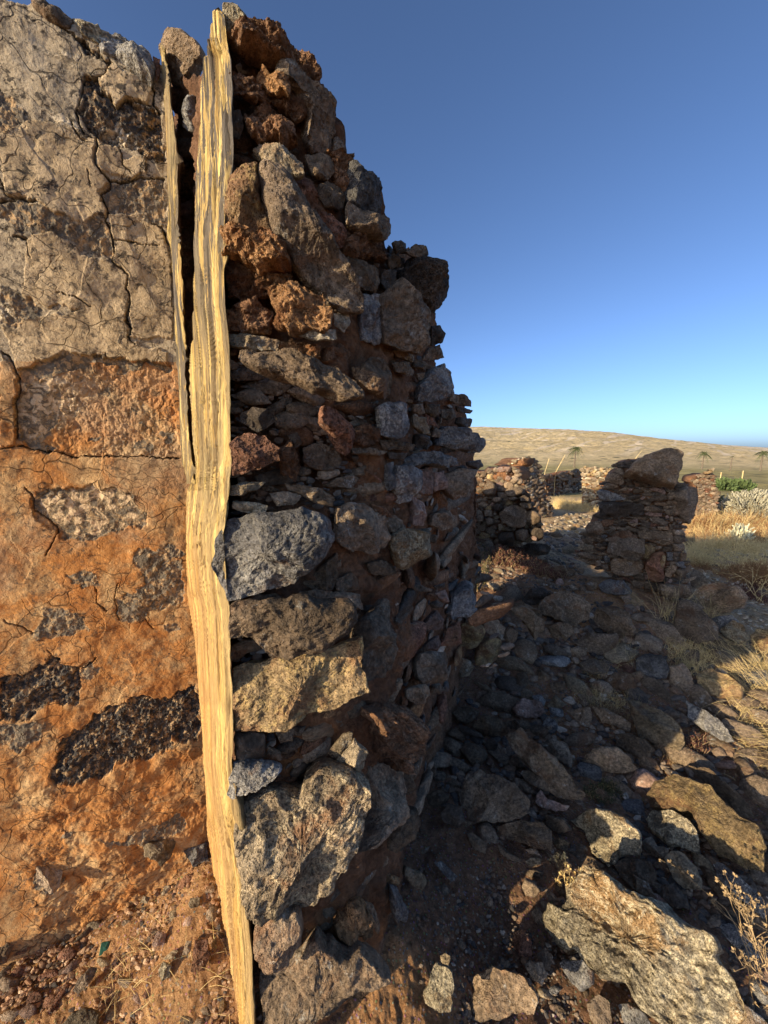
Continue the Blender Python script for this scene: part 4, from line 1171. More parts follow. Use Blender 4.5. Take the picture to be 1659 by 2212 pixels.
# stones seen in the dark slot between the two timbers
J_REG = pts(0, "358,80 385,68 432,100 428,190 424,300 418,420 415,620 408,740 404,620 395,520 384,400 376,260 362,160")
def jhit(c):
    p = hit_plane([c], np.array([*PP, 0])-J_N*.075, J_N)[0]; return p, J_N
for q, k in (("358,90 372,66 400,70 432,98 428,130 395,190 372,180 360,130", 'd'), ("398,240 412,210 430,212 425,290 410,285 396,270", 'g'), ("384,300 420,295 420,345 386,352", 'd'), ("372,190 400,200 398,235 380,245 372,225", 'm'),
             ("385,360 415,362 415,400 395,440 384,400", 'c'), ("392,450 418,430 418,480 396,490", 'p'), ("392,500 418,490 416,540 394,545", 'd'), ("400,560 416,550 414,600 402,600", 'm')):
    D = pts(0, q); p, n = jhit(D.mean(0)); st = outline_stone('stone', D, p, tilt(n, -.2, 0), seed=900+int(D[0, 1]), mat=M[k], T=.03); reparent(st, rw)
b1.build('stone_chips', M['bag'], rw, kind='stuff')
# loose stones on the head of the plastered wall
for q, k in (("68,8 80,2 120,12 160,45 150,60 100,40", 'd'), ("215,82 250,74 290,92 320,118 335,160 330,185 300,165 250,125 218,112", 'g'), ("330,120 345,128 346,160 336,175", 's'), ("155,36 200,50 222,72 212,95 175,72", 'f')):
    D = pts(0, q); n = A_N; p = hit_plane([D.mean(0)], np.array([*A_END, 0]), n)[0]
    st = outline_stone('cap_stone', D, p, tilt(n, -.1, .5), seed=40+int(D[0, 0]), mat=M[k]); reparent(st, pw)
# foot of the plastered wall: stones laid bare
for q, k in (("312,1820 385,1806 370,1850 350,1872 338,1858 310,1850", 't'), ("396,1838 448,1818 450,1858 418,1874", 'g'), ("76,1862 135,1880 132,1915 110,1930 80,1912", 'b')):
    D = pts(0, q); n = A_N; p = hit_plane([D.mean(0)], np.array([*A_END, 0])+A_N*.02, n)[0]
    st = outline_stone('stone', D, p, tilt(n, -.2, .5), seed=60+int(D[0, 0]), mat=M[k]); reparent(st, pw)

# ------------------------------------------------------------------ the stone pillar in the middle ground
PILLAR_STONES = """
9|w|b.3 o.10 N110 T.25 F1180,200,1150,520,.10,.9|625,430 700,340 760,290 860,240 1000,195 1110,172 1200,168 1255,215 1258,300 1215,420 1190,510 1150,580 1050,545 900,510 780,480 660,450
9|k||540,290 600,270 710,270 720,300 620,310 545,305
9|k||700,265 780,260 790,285 730,300
9|d||780,235 850,225 880,235 820,262 785,262
9|k||550,320 620,305 720,310 690,345 570,345
9|d||530,350 600,345 640,370 630,400 560,400 530,385
9|m||640,350 690,345 680,370 640,400
9|d|o.03|430,440 470,395 560,400 620,440 645,500 600,525 520,510 430,485
9|d|o.02|560,390 620,375 640,410 600,435 565,420
9|d|o.01|395,550 440,510 560,515 580,550 500,570 400,570
9|g|o.03|343,600 380,568 500,600 600,640 650,680 560,698 430,700 365,665
9|d||480,570 560,580 610,600 560,612
9|d||650,490 720,490 730,525 650,530
9|k||680,530 760,515 790,540 700,558
9|m||740,500 800,505 800,540 760,545
9|p||680,565 725,565 720,588 685,585
9|m||620,585 700,595 690,625 630,610
9|d||735,580 830,560 840,600 790,615 735,610
9|d||790,555 860,545 870,575 820,595
9|b||840,580 910,575 940,600 860,612
9|k||650,660 740,630 820,630 800,665 700,685
9|p||800,670 850,640 870,660 830,690
9|b|o.01|880,690 960,640 1100,640 1110,680 1040,700 900,705
9|p|o.02|905,560 960,550 1060,570 1085,600 1075,630 1000,600 910,580
9|d|o.02|1100,640 1120,600 1200,600 1210,650 1140,690 1110,680
9|d||1200,560 1280,560 1270,590 1210,595
9|k|o.04 N90|355,770 380,715 500,705 640,705 760,720 850,760 850,850 700,850 580,885 450,860 380,850
9|d|o.06|845,790 870,755 960,755 1060,790 1060,820 1010,832 850,800
9|p|b-.2|850,830 900,810 1050,830 1045,865 950,865 860,845
9|d||960,720 1080,710 1115,740 1050,755 970,740
9|d||1090,700 1200,690 1240,720 1200,745 1110,740
9|d||1110,755 1190,745 1200,770 1140,785
9|d||1060,790 1160,790 1170,855 1090,850
9|d||1170,780 1250,760 1270,840 1180,860
9|p||1075,860 1110,850 1125,880 1090,890
9|b||900,880 1000,870 1115,930 1110,970 1000,955 920,920
9|b||1125,870 1160,865 1170,920 1130,925
9|d||1170,880 1270,880 1310,940 1220,945
9|g||1205,890 1270,905 1280,940 1240,955 1205,930
9|d||990,975 1110,970 1120,1010 1010,1015
9|b||1125,950 1165,950 1165,1000 1130,1010
9|k||1170,960 1320,965 1320,1000 1180,990
9|b|o.05 F1200,600,1260,950,.05,.5|1215,640 1260,560 1360,535 1425,560 1442,640 1425,750 1370,870 1320,950 1270,880 1245,760
9|b||1200,505 1290,500 1300,545 1230,560 1200,540
9|d|o.05|215,990 250,930 380,910 400,950 430,1040 360,1060 230,1030
9|m||395,910 450,890 530,905 520,950 430,980 390,950
9|k||560,940 620,910 680,935 610,970 565,970
9|p|o.01|695,920 740,895 787,895 785,935 700,938
9|d||425,1020 530,990 540,1020 470,1050 425,1050
9|g||378,1080 440,1060 460,1080 420,1110
9|d||470,1060 540,1030 620,1010 600,1050 500,1080
9|w|o.01|760,1030 850,1010 1000,1020 1165,1040 1165,1150 1060,1185 900,1130 800,1090
9|d||1170,1010 1270,1010 1300,1060 1180,1070
9|d||1170,1075 1300,1075 1295,1150 1170,1150
9|b|b.2 o.10 N90|450,1230 465,1100 520,1080 700,1105 860,1115 865,1200 835,1325 700,1345 600,1300 455,1270
9|m|b.6 o.06|500,1080 600,1020 700,1030 790,1100 700,1108 560,1095
9|l|o.03|815,1095 860,1090 865,1135 830,1130
9|y|o.03|865,1170 930,1165 978,1215 950,1290 900,1345 835,1320
9|b||970,1190 1040,1185 1045,1220 985,1225
9|d||1050,1190 1160,1190 1150,1245 1060,1240
9|w|o.08|490,1400 510,1320 640,1320 830,1340 850,1400 820,1470 720,1500 600,1505 500,1470
9|s|o.05 N70|860,1370 960,1250 1050,1240 1085,1310 1060,1420 1070,1560 1000,1585 920,1560 880,1480
9|y|o.08|1020,1370 1050,1280 1085,1290 1080,1370 1050,1430
9|g||1090,1250 1160,1250 1165,1345 1100,1345
9|d||1165,1160 1290,1160 1280,1240 1170,1240
9|k||1165,1250 1250,1245 1250,1290 1170,1290
9|k||1170,1295 1245,1295 1240,1350 1180,1350
9|d|o.04|1250,1260 1300,1255 1310,1335 1255,1340
9|s||1080,1360 1125,1355 1120,1395 1085,1390
9|g|o.04|1205,1370 1270,1350 1305,1420 1270,1430 1210,1400
9|d|o.02|1080,1440 1150,1380 1200,1400 1200,1450 1130,1530 1075,1510
9|d|o.04|1200,1440 1290,1430 1350,1380 1360,1450 1290,1530 1220,1520
9|d||720,1510 800,1490 870,1520 850,1570 770,1560
9|p||850,1490 900,1500 900,1540 860,1550
9|b||700,1560 790,1560 840,1600 820,1650 750,1640
9|d||850,1600 920,1600 930,1690 850,1680
9|k||930,1620 1020,1600 1040,1660 960,1690
9|p|o.03|1075,1585 1140,1535 1165,1560 1125,1610 1080,1605
9|w|o.06|1025,1660 1050,1605 1350,1610 1370,1700 1330,1750 1150,1750 1040,1720
9|b|o.0|400,1385 460,1380 480,1440 430,1460 400,1430
9|g|o.02|410,1300 450,1285 485,1320 480,1360 430,1365
9|b||310,1350 380,1330 390,1390 330,1410
9|t|o.02|125,1200 170,1170 300,1170 312,1200 270,1235 140,1230
9|d|o.02|130,1260 200,1245 350,1290 340,1325 220,1330 140,1300
9|d||190,1110 300,1100 320,1130 250,1155 190,1140
"""
PL_O = np.array([2.46, 3.62, 0]); PL_N = np.array([-.50, -.866, 0]); PL_N /= np.linalg.norm(PL_N)
PSIDE_N = np.array([.40, -.9165, 0])
PIL_SIL = pts(9, "545,285 700,262 850,228 1000,240 1150,230 1205,300 1200,500 1300,505 1310,545 1300,700 1290,900 1300,950 1300,1180 1290,1340 1340,1400 1330,1550 1380,1650 1360,1760 1000,1780 600,1560 350,1420 110,1330 130,1180 220,1050 240,950 370,900 360,720 380,560 430,420 535,360")
pil = empty('stone_pillar', (2.6, 3.8, 0), label='tall shaded pillar of stacked dark stones with a big tilted boulder on top', category='pillar', kind='thing')
def pil_hit(c, off=0.0):
    X = c[0]
    if X > 1457:
        e = hit_plane([[1457, c[1]]], PL_O, PL_N)[0]
        n = PSIDE_N; return hit_plane([c], e+n*off, n)[0], n
    return hit_plane([c], PL_O+PL_N*off, PL_N)[0], PL_N
def pillar():
    # core: follows the outline, front and side, closed behind
    ys = np.arange(995, 1300, 3.0); rows = []
    for y in ys:
        xs = np.arange(1235, 1500, 2.0); m = poly_inside(np.c_[xs, xs*0+y], PIL_SIL)
        if not m.any(): xs2 = (1350, 1400)
        else: xs2 = (xs[m].min()+5, xs[m].max()-5)
        t = np.linspace(0, 1, 60); row = []
        for k in t:
            x = xs2[0]+(xs2[1]-xs2[0])*k
            row.append(pil_hit((x, y), -.05)[0])
        row = np.array(row); bk = row[::-1].copy(); bk[:, 1] += .60; bk[:, 0] += .35
        rows.append(np.vstack([row, bk]))
    W = np.array(rows); n, m, _ = W.shape; P = W.reshape(-1, 3)
    c = P.mean(0)*[1, 1, 0]
    d = fbm(P*4, 4)*.05+fbm(P*14, 3)*.015
    P = P+np.array([-.5, -.8, 0])*d[:, None]
    V = np.vstack([P, W[0].mean(0, keepdims=True)])
    F = grid_faces(n, m, wrap=True)
    tris = np.vstack([F[:, [0, 1, 2]], F[:, [0, 2, 3]], np.stack([np.full(m, n*m), np.arange(m), (np.arange(m)+1) % m], 1)])
    me = mesh_np('clay_core', V-np.array(pil.location), tris, attrs={'clay': np.full(len(V), .30)})
    obj('clay_core', me, M['core'], pil)
    for i, line in enumerate(PILLAR_STONES.strip().split('\n')):
        cr, k, o, D = parse(line)
        p, n = pil_hit(D.mean(0), o['o'])
        if cr == 9 and i == 0: n = PL_N
        st = outline_stone('stone', D, p, tilt(n, o['a'], o['b']), T=o['T'], seed=300+i, N=o['N'], fold=o['F'], mat=M[k], back=.16 if i == 0 else None)
        reparent(st, pil); mark(D)
    b = Bag()
    fill(PIL_SIL, lambda c: pil_hit(c, -.03), (9, 3.5), dict(d=5, k=2, b=2, s=.6), pil, tries=3000, maxn=150, aspect=(1.5, 3.4), tol=.3, embed=.5)
    fill(PIL_SIL, lambda c: pil_hit(c, -.03), (4, 2), None, pil, tries=4000, maxn=300, aspect=(1.2, 3), tol=.3, bag=b, embed=.5)
    b.build('stone_chips', M['bag'], pil, kind='stuff')
pillar()

# ------------------------------------------------------------------ loose stones on the ground, each a thing of its own
ROCKS = """
8|f|w.55 a.25 o.10 T.12 N150 r1.9|largest boulder, long pale pitted block lying sunlit at the lower right|600,1500 620,1420 680,1355 760,1390 860,1450 960,1510 1080,1570 1220,1640 1340,1700 1420,1830 1500,1960 1510,2080 1480,2250 1300,2330 1080,2200 900,2040 790,1960 700,1860 540,1780 460,1690 480,1640 560,1580
8|y|w.5 a.3 o.08 N120|long ochre lichen boulder sunlit above the pale round stone|1005,980 1040,900 1120,870 1220,880 1340,930 1440,1030 1520,1100 1610,1140 1620,1200 1640,1290 1659,1400 1500,1360 1380,1300 1300,1180 1250,1080 1160,1040 1040,1050
8|f|w.5 a.3 o.06|rounded speckled grey stone between the ochre boulder and the smooth brown egg-shaped stone|995,1110 1040,1055 1150,1055 1230,1100 1280,1180 1290,1280 1240,1270 1120,1250 1030,1180
8|t|w.5 a.15 o.06|smooth brown egg-shaped stone above the largest boulder|1100,1310 1140,1275 1210,1290 1270,1360 1305,1440 1300,1490 1210,1480 1140,1420
8|f|w.5 a.35 o.05 F900,1060,830,1350,.1,.5|peaked grey stone with a sunlit left side and shaded right side|590,1110 700,1060 790,1055 900,1110 980,1190 960,1300 850,1310 800,1370 720,1290 670,1180
8|b|w.5 o.03|dull brown block in the shade right of the peaked grey stone|820,1340 900,1310 1020,1330 1055,1390 1050,1460 950,1440 860,1400
8|l|w.4 a.2 o.03|knobbly pale lime lump left of the smooth brown egg-shaped stone|980,1220 1030,1200 1060,1250 1130,1260 1110,1310 1050,1310 990,1270
8|t|w.45 a.25 o.06|angular tan slab with a bright patch in the middle of the slope|905,460 1000,480 1120,540 1190,600 1210,700 1180,740 1080,700 960,660 930,560
8|g|w.5 a.3 o.04|long grey stone half buried under the straw beside the tan slab|1220,470 1320,520 1410,580 1480,690 1440,690 1330,640 1230,560
8|y|w.5 a.2 o.05|stone with grey top and sunlit orange underside beside the straw|1280,320 1340,295 1450,330 1530,400 1520,450 1400,450 1310,430 1280,380
8|b|w.4|dark orange-brown block left of the grey-topped stone|1120,280 1200,260 1240,310 1270,400 1200,410 1130,390
8|f|w.4 a.2 o.05|pale rounded boulder below the largest shaded boulders at the right edge|1400,80 1470,30 1530,60 1555,140 1500,165 1420,120
8|y|w.4 a.3 o.06|orange-faced rounded stone cut by the right edge of the picture|1560,110 1600,75 1680,80 1700,200 1620,220 1570,170
8|f|w.4 a.2 o.03|pale stone under the straw just below the orange-faced stone|1450,165 1550,170 1620,230 1600,280 1500,260
8|w|w.55 o.07 N110 T.07|long narrow grey slab lying diagonally across the shaded rubble|240,650 320,610 400,680 500,770 600,870 668,960 640,1000 580,1000 500,940 400,860 300,760
8|d|w.5 o.03|dark ridged stone below the long diagonal slab|310,850 360,840 480,910 570,960 570,1010 480,960 370,920
8|b|w.5 a.1 o.07 N120|large rough brown boulder left of the long diagonal slab|-10,980 30,870 100,840 200,870 300,920 370,1000 370,1070 300,1100 180,1130 60,1120 0,1060
8|p|w.5 a.1 o.04|small pinkish stone shaped like a boot below the long diagonal slab|400,1000 430,945 470,1000 590,1035 570,1060 470,1060 410,1030
8|d|w.5 o.04|flat dark slab below the boot-shaped pinkish stone|180,1150 300,1115 440,1120 490,1170 500,1280 400,1260 260,1220
8|d|w.4|small dark block above the flat dark slab|450,1080 560,1100 600,1160 540,1190 470,1150
8|w|w.5|low brown flag stone above the long diagonal slab's right end|650,790 720,720 850,715 900,770 960,830 900,860 780,850 670,830
8|b|w.5|dull brown flag stone right of the long diagonal slab|430,700 480,665 560,690 610,770 600,830 520,780
8|d|w.5|broad grey flag stone below the tan slab's left end|830,650 900,640 1000,680 1060,740 1010,790 900,750 840,710
8|d|w.5 o.03|dark wedge stone split by a crack|585,530 640,505 700,500 712,560 690,610 640,595
8|d|w.5 o.03|long dark stone right of the cracked wedge|700,495 780,510 880,560 920,590 910,635 830,600 760,580
8|p|w.5 o.02|flat pinkish stone on the brown soil|270,510 330,450 430,470 460,530 400,560 300,550
8|g|w.5 o.02|small glossy dark pebble beside the flat pinkish stone|385,440 430,430 460,465 450,495 400,480
8|t|w.5 o.02|small pointed stone beside the glossy pebble|465,490 510,435 575,490 520,510 470,505
8|b|w.4 o.02|small upright brown stone right of the flat pinkish stone|435,590 470,550 525,570 520,620 470,630
8|d|w.5 o.02|bluish grey pebble left on the brown soil|300,320 350,310 375,370 340,405 300,380
8|d|w.4 o.02|blocky grey pebble in the middle of the brown soil|480,370 560,360 565,410 490,420
8|g|w.4 o.03|dark block between the pinkish stone and the grass tuft|940,240 1000,210 1090,220 1130,300 1110,350 1020,340 945,300
8|d|w.4 o.02|rounded grey stone by the dry tuft|780,360 830,310 920,320 950,400 860,410 800,390
8|b|w.4|low stone under the dry tuft|640,260 700,235 790,260 800,310 720,330 650,300
8|k|w.4 o.02|thin dark slab at the top edge of the brown soil|440,170 500,155 560,190 600,225 520,225 450,205
8|b|w.4 o.03|flat stone below the second shaded boulder|610,150 680,100 850,110 850,170 770,220 660,200
8|s|w.4 a.3 o.04|reddish upright stone in the lower brown soil|270,1790 290,1710 330,1700 385,1780 380,1850 320,1840
8|b|w.4 o.03|rounded brown stone right of the reddish upright stone|340,1890 370,1870 440,1880 470,1950 440,2000 380,1960
8|d|w.4 a.5 b.1 o.06 N110 F240,1930,210,2150,.1,.1|dark jagged stone with a sunlit base near the bottom edge|50,2010 90,1940 160,1915 250,1920 330,1960 400,2060 415,2100 400,2160 250,2165 170,2185 80,2190 50,2090
8|g|w.4 a.4 o.04|grey stone tucked under the left end of the largest boulder|530,1880 570,1860 660,1870 715,1930 720,2000 660,2040 590,1980
8|b|w.4 o.02|small brown stone tucked against the largest boulder's left end|410,1830 460,1800 500,1850 480,1920 420,1890
8|d|w.5 o.02|slim grey pebble on the brown soil|375,1600 410,1575 445,1620 430,1680 400,1660
8|b|w.4 o.03|brown stone left of the sunlit herb|330,1470 345,1420 400,1440 430,1490 400,1530 350,1520
8|d|w.5|dark slab in the gap behind the largest boulder|850,1400 920,1395 1010,1450 1060,1530 980,1510 900,1460
8|k|w.5|blue-black stone deep in the gap below the brown egg-shaped stone|1085,1460 1150,1450 1220,1520 1240,1590 1150,1590 1085,1530
8|g|w.5 a.2 o.04|long speckled dark stone running to the right edge|1355,1340 1420,1350 1530,1440 1680,1580 1640,1640 1500,1540 1400,1440
8|w|w.5 o.04|long shaded slab behind the ochre lichen boulder|1230,820 1330,830 1450,920 1560,1030 1590,1100 1500,1090 1420,1010 1320,910
8|b|w.4 a.2|brown stone at the very bottom below the largest boulder|680,2100 740,2050 800,2090 820,2200 760,2250 700,2190
8|g|w.4 a.2|flat grey stone at the very bottom between two boulders|850,2110 900,2090 1000,2150 1050,2260 900,2260
8|t|w.4 a.4 o.02|small tan stone under the peaked grey stone|500,1230 540,1200 590,1230 570,1280 520,1260
8|w|w.4 a.4 o.02|leaning brown sliver under the peaked grey stone|500,1290 530,1270 600,1350 590,1410 540,1380
8|d|w.5|narrow dark sliver left of the leaning brown sliver|330,1270 400,1260 440,1310 370,1320
8|b|w.5|thin curved stone at the edge of the brown soil|200,1240 250,1280 330,1325 320,1345 250,1320 205,1280
8|t|w.5|small flat tan stone by the thin curved stone|310,1350 380,1310 440,1320 430,1350 360,1375
8|b|w.5|stubby stone above the sunlit herb|320,1390 400,1375 450,1390 440,1430 370,1420
7|d|w.3 o.10 N110|large rounded dark boulder, left one of the two below the pillar|410,1120 470,1060 560,1040 650,1060 700,1110 690,1180 610,1225 500,1180 430,1160
7|d|w.3 o.10 N110|large rounded dark boulder, right one of the two below the pillar|715,1180 740,1120 830,1115 910,1150 945,1240 930,1275 830,1285 740,1230
7|k|w.3 o.05|black hollow-fronted stone behind the left rounded boulder|330,1080 370,1025 440,1015 490,1050 440,1080 390,1120 340,1110
7|w|w.3 o.05|long grey stone in front of the black hollow-fronted stone|250,1110 330,1090 430,1140 440,1175 340,1150
7|b|w.3 o.14 N110|big pitted brown boulder below the pillar's right side|1150,1130 1190,1075 1260,1100 1320,1150 1400,1230 1390,1300 1280,1320 1180,1290 1155,1210
7|w|w.3 o.14 N110|huge shaded boulder right of the pillar's foot|1260,1050 1300,1000 1400,990 1500,1010 1550,1070 1540,1120 1440,1150 1350,1170 1290,1120
7|d|w.3 o.10|dark boulder leaning on the pillar's right foot|1225,960 1260,920 1310,940 1340,990 1290,1010 1250,1020
7|g|w.3 o.07|pale-faced grey block below the huge shaded boulder|1350,1180 1460,1160 1500,1200 1480,1230 1400,1260 1360,1220
7|b|w.3|low stone between the two largest shaded boulders|1220,1080 1270,1075 1320,1130 1280,1140
7|d|w.3 o.05|dark rounded stone on the earth bank left of the pillar|490,905 540,895 620,920 620,960 570,965 510,930
7|k|w.2 o.05|black speckled boulder below the heap|310,800 360,775 440,775 490,800 470,840 380,850 330,830
7|d|w.3 o.03|dark wedge half buried in red earth left of the pillar|665,1000 700,980 740,990 730,1025 690,1035
7|g|w.3 o.06|long grey lichen boulder at the pillar's front foot|740,1000 790,968 880,980 930,1030 920,1050 840,1060 760,1040
7|b|w.3 o.03|brown stone under the grey lichen boulder|860,1065 910,1055 925,1085 890,1105
7|b|w.3|low brown stone on the bank above the left rounded boulder|540,1010 600,1000 640,1025 580,1040
7|b|w.2 o.03|grey-brown stone low on the bank|410,870 470,860 480,900 430,905
7|t|w.2 o.03|squarish stone leaning on the bank left of the pillar|545,800 590,780 630,800 610,840 560,835
7|w|w.3|broad low slab below the left rounded boulder|470,1230 530,1200 600,1215 610,1260 560,1310 500,1290
6|g|w.5 o.02|small grey stone on the soil beside the wall's foot|1100,1400 1140,1395 1220,1470 1190,1500 1150,1460
6|d|w.4 o.04|grey block at the wall's foot beside the rough brown boulder|1060,1060 1120,1035 1180,1060 1170,1100 1100,1130 1070,1100
6|k|w.4 o.04|black porous stone under the rough brown boulder|1130,1160 1170,1105 1240,1120 1255,1190 1220,1225 1150,1200
6|d|w.4 o.03|small dark cube by the wall's foot|1060,920 1090,895 1115,920 1110,970 1060,975
6|d|w.5 o.02|bluish sliver below the black porous stone|1265,1260 1290,1245 1370,1310 1360,1360 1300,1340
6|t|w.5 a.2 o.02|brown pebble with a bright tip at the foot of the wall|1130,1870 1160,1855 1190,1880 1170,1920 1140,1910
6|f|w.4 a.35 o.05|rough tan stone left of the dark jagged stone at the bottom|1040,2060 1090,1960 1110,1900 1190,1950 1200,2040 1190,2150 1120,2140 1060,2110
11|d|w.4 o.04|blue-grey rounded stone at the foot of the wall|470,1300 520,1255 640,1245 715,1300 700,1350 620,1400 520,1370
11|s|w.4 o.04|reddish rounded stone left of the blue-grey rounded stone|240,1290 290,1200 370,1170 460,1230 470,1300 380,1350 290,1340
11|k|w.5 o.03|flat dark shard below the blue-grey rounded stone|525,1410 600,1420 740,1490 770,1540 660,1520 560,1480
11|k|w.4 o.03|black knob with a white spot|760,1590 790,1540 850,1530 890,1590 870,1640 800,1645
11|d|w.5|dull grey slab below the flat pinkish stone|940,1390 1050,1360 1170,1370 1180,1440 1060,1460 990,1440
11|g|w.5 o.02|small upright grey stone above the long diagonal slab|1280,1410 1330,1335 1400,1370 1430,1430 1390,1490 1320,1460
11|w|w.4 o.04|mottled boulder left above the long diagonal slab|650,1420 740,1310 840,1330 960,1390 990,1470 930,1520 800,1500 720,1470
11|t|w.5 o.01|tiny orange stone on the soil at the wall's foot|1040,850 1070,830 1100,860 1070,885
5|s|w.5 a.1 o.03|elongated reddish stone at the bottom left below the plaster|85,1810 120,1720 180,1620 240,1580 270,1620 240,1700 150,1790
5|g|w.4 a.2 o.05|pitted dark grey stone under the plaster's foot|620,1390 640,1300 700,1240 800,1240 880,1290 860,1390 770,1440 680,1470
5|g|w.4 a.2 o.04|smooth upright grey stone under the plaster, left one|315,1540 330,1450 380,1395 430,1410 445,1500 420,1580
5|w|w.4 a.1 o.03|large dark slab cut by the left edge at the bottom|-60,1740 0,1680 100,1610 210,1550 180,1620 100,1720 40,1840 -60,1900
5|t|w.5 a.3 o.03|flat pale stone cut by the bottom edge|340,2230 420,2140 500,2110 585,2140 560,2260
5|p|w.5 a.2 o.02|small reddish block left of the timber|880,1750 920,1660 970,1680 960,1740 900,1760
5|t|w.5 a.2 o.02|thin orange flake left of the timber|945,1830 1010,1770 1040,1780 1000,1830
5|s|w.4 a.2 o.03|weathered chunk of bark-like stone beside the timber|1110,1900 1130,1720 1210,1710 1230,1790 1190,1900
5|b|w.5 a.2 o.02|long brown stone in the lower left soil|420,2010 460,1940 530,1870 570,1880 540,1950 460,2030
5|t|w.5 a.2 o.02|small tan block near the reddish stone|815,1500 835,1455 875,1470 860,1505
5|f|w.5 a.2 o.02|pitted tan stone in the lower left soil|920,1890 950,1840 1000,1860 990,1930 940,1960
5|t|w.5 a.3 o.02|tan block beside the timber|1095,1510 1110,1470 1170,1470 1160,1520 1110,1535
5|b|w.5 a.3 o.02|brown shard left of the bark-like stone|1060,1800 1085,1720 1120,1720 1110,1780 1080,1810
5|t|w.5 a.2 o.02|orange-brown shard near the centre of the lower left soil|930,1470 960,1400 990,1400 980,1440
"""
def g_hit(c, off=0.0, w=.5, lift=0.0):
    p = ground_hit(c); v = CAM-p; v[2] = 0; v /= np.linalg.norm(v)
    n = np.array([0, 0, 1.0])*w+v*(1-w); n /= np.linalg.norm(n)
    return p+n*off, n
HERO = []
def rocks():
    for i, line in enumerate(ROCKS.strip().split('\n')):
        c, k, opt, label, p = line.split('|'); c = int(c); D = pts(c, p)
        o = dict(a=0., b=0., o=.02, w=.5, T=None, N=None); F = None
        for q in opt.split():
            if q[0] == 'F':
                v = [float(x) for x in q[1:].split(',')]; f = pts(c, f'{v[0]},{v[1]} {v[2]},{v[3]}'); F = ((f[0][0], f[0][1], f[1][0], f[1][1]), v[4], v[5])
            else: o[q[0]] = float(q[1:])
        pp, n = g_hit(D.mean(0)+[0, .40*np.ptp(D[:, 1])], o['o']*.7+.012, o['w'])
        # keep the face through the picture centre of the outline
        n = tilt(n, o['a'], 0)
        st = outline_stone('boulder' if np.ptp(D[:, 0]) > 75 else 'loose_stone', D, pp, n, T=o['T'], seed=500+i, N=int(o['N']) if o['N'] else None, rough=o.get('r', 1.0), fold=F, mat=M[k], back=None)
        HERO.append((D.mean(0), label)); st['label'] = label; st['category'] = 'boulder' if np.ptp(D[:, 0]) > 75 else 'stone'; st['kind'] = 'thing'
        mark(D)
rocks()

def near_word(c, p):
    x, y = c
    if x < 560: return 'below the plastered wall'
    if y > 1900: return 'in the brown soil at the bottom of the picture'
    if x < 1010 and y > 1450: return 'at the foot of the broken wall'
    if y < 1240: return 'on the bank left of the stone pillar' if x < 1290 else 'on the dry grass right of the stone pillar'
    if y < 1420: return 'below the stone pillar'
    if x > 1420: return 'among the straw at the right edge'
    if x < 1250 and y < 1620: return 'on the shaded earth between wall and pillar'
    return 'in the shaded rubble slope'
KW = dict(d='dark', k='black', b='brown', s='reddish', g='grey', t='tan', m='earthy', w='banded', p='pinkish', f='pale', y='ochre', l='chalky', c='clay-coloured')
USED = set()
def auto_label(o, p, s, c, place_):
    k = [a for a, b in M.items() if b == o.data.materials[0]][0]
    size = 'chunky' if s > .09 else ('fist-sized' if s > .045 else 'small')
    sc = o.matrix_world.to_scale(); shape = 'long' if sc[0] > 1.7*sc[1] else ('flat' if sc[1] < .8*sc[0] else 'round')
    base = f"{size} {shape} {KW.get(k, 'dark')} stone"
    for hc, hl in sorted([h for h in HERO if len(h[1].split()) <= 9], key=lambda h: np.hypot(*(h[0]-c)))[:4]:
        d = c-hc
        w = ('just right of' if d[0] > 0 else 'just left of') if abs(d[0]) > abs(d[1]) else ('just below' if d[1] > 0 else 'just above')
        lab = f"{base} {w} the {hl}"
        if lab not in USED and len(lab.split()) <= 16: break
    else:
        hs = sorted(HERO, key=lambda h: np.hypot(*(h[0]-c)))[:12]; lab = f"{base} {place_}"
        for hc, hl in hs:
            l2 = f"{base} a little way from the {hl}"
            if l2 not in USED and len(l2.split()) <= 16: lab = l2; break
    USED.add(lab); o['label'] = lab; o['category'] = 'stone'; o['kind'] = 'thing'; o['group'] = f"loose stones {place_}"
def loose(region, sizes, kinds, tries, maxn, w=.6, aspect=(1.0, 2.9), level=3, slope=0.2, tol=.15):
    out = fill(region, lambda c: g_hit(c, 0, w), sizes, kinds, None, name='loose_stone', tries=tries, maxn=maxn, aspect=aspect, level=level, tol=tol, embed=.55, slope=slope, depth=(.5, .8))
    for o, p, s, c in out: auto_label(o, p, s, c, near_word(c, p))
R_RUB = pts(0, "1020,1290 1120,1270 1250,1300 1380,1310 1659,1400 1700,1700 1659,2212 1500,2212 1250,2100 1180,1980 1060,1850 960,1800 920,1650 1000,1560")
R_SOIL = pts(0, "930,1780 1060,1850 1180,1980 1250,2100 1380,2230 900,2230 850,2100")
R_LEFT = pts(0, "0,2060 130,1960 330,1860 450,1820 520,2230 0,2230")
R_MID = pts(0, "1010,1160 1060,1180 1240,1190 1290,1300 1120,1280 1010,1270")
R_FAR = pts(0, "1460,1200 1659,1180 1659,1390 1540,1330 1470,1260")
loose(R_RUB, (34, 8), dict(d=5, b=4, w=3, g=2, k=1.5, s=1, p=.6, t=.8), 2600, 100)
loose(R_SOIL, (12, 4), dict(d=4, b=4, s=2, t=1, g=1), 300, 16, w=.8)
loose(R_LEFT, (14, 5), dict(b=4, s=3, t=3, p=1.5, d=1, y=1), 500, 40, w=.75)
loose(R_MID, (10, 4), dict(d=4, b=4, s=1, t=1, p=1), 350, 26, w=.5)
loose(R_FAR, (9, 4), dict(t=4, b=2, f=2, y=2, d=1), 300, 16, w=.5)
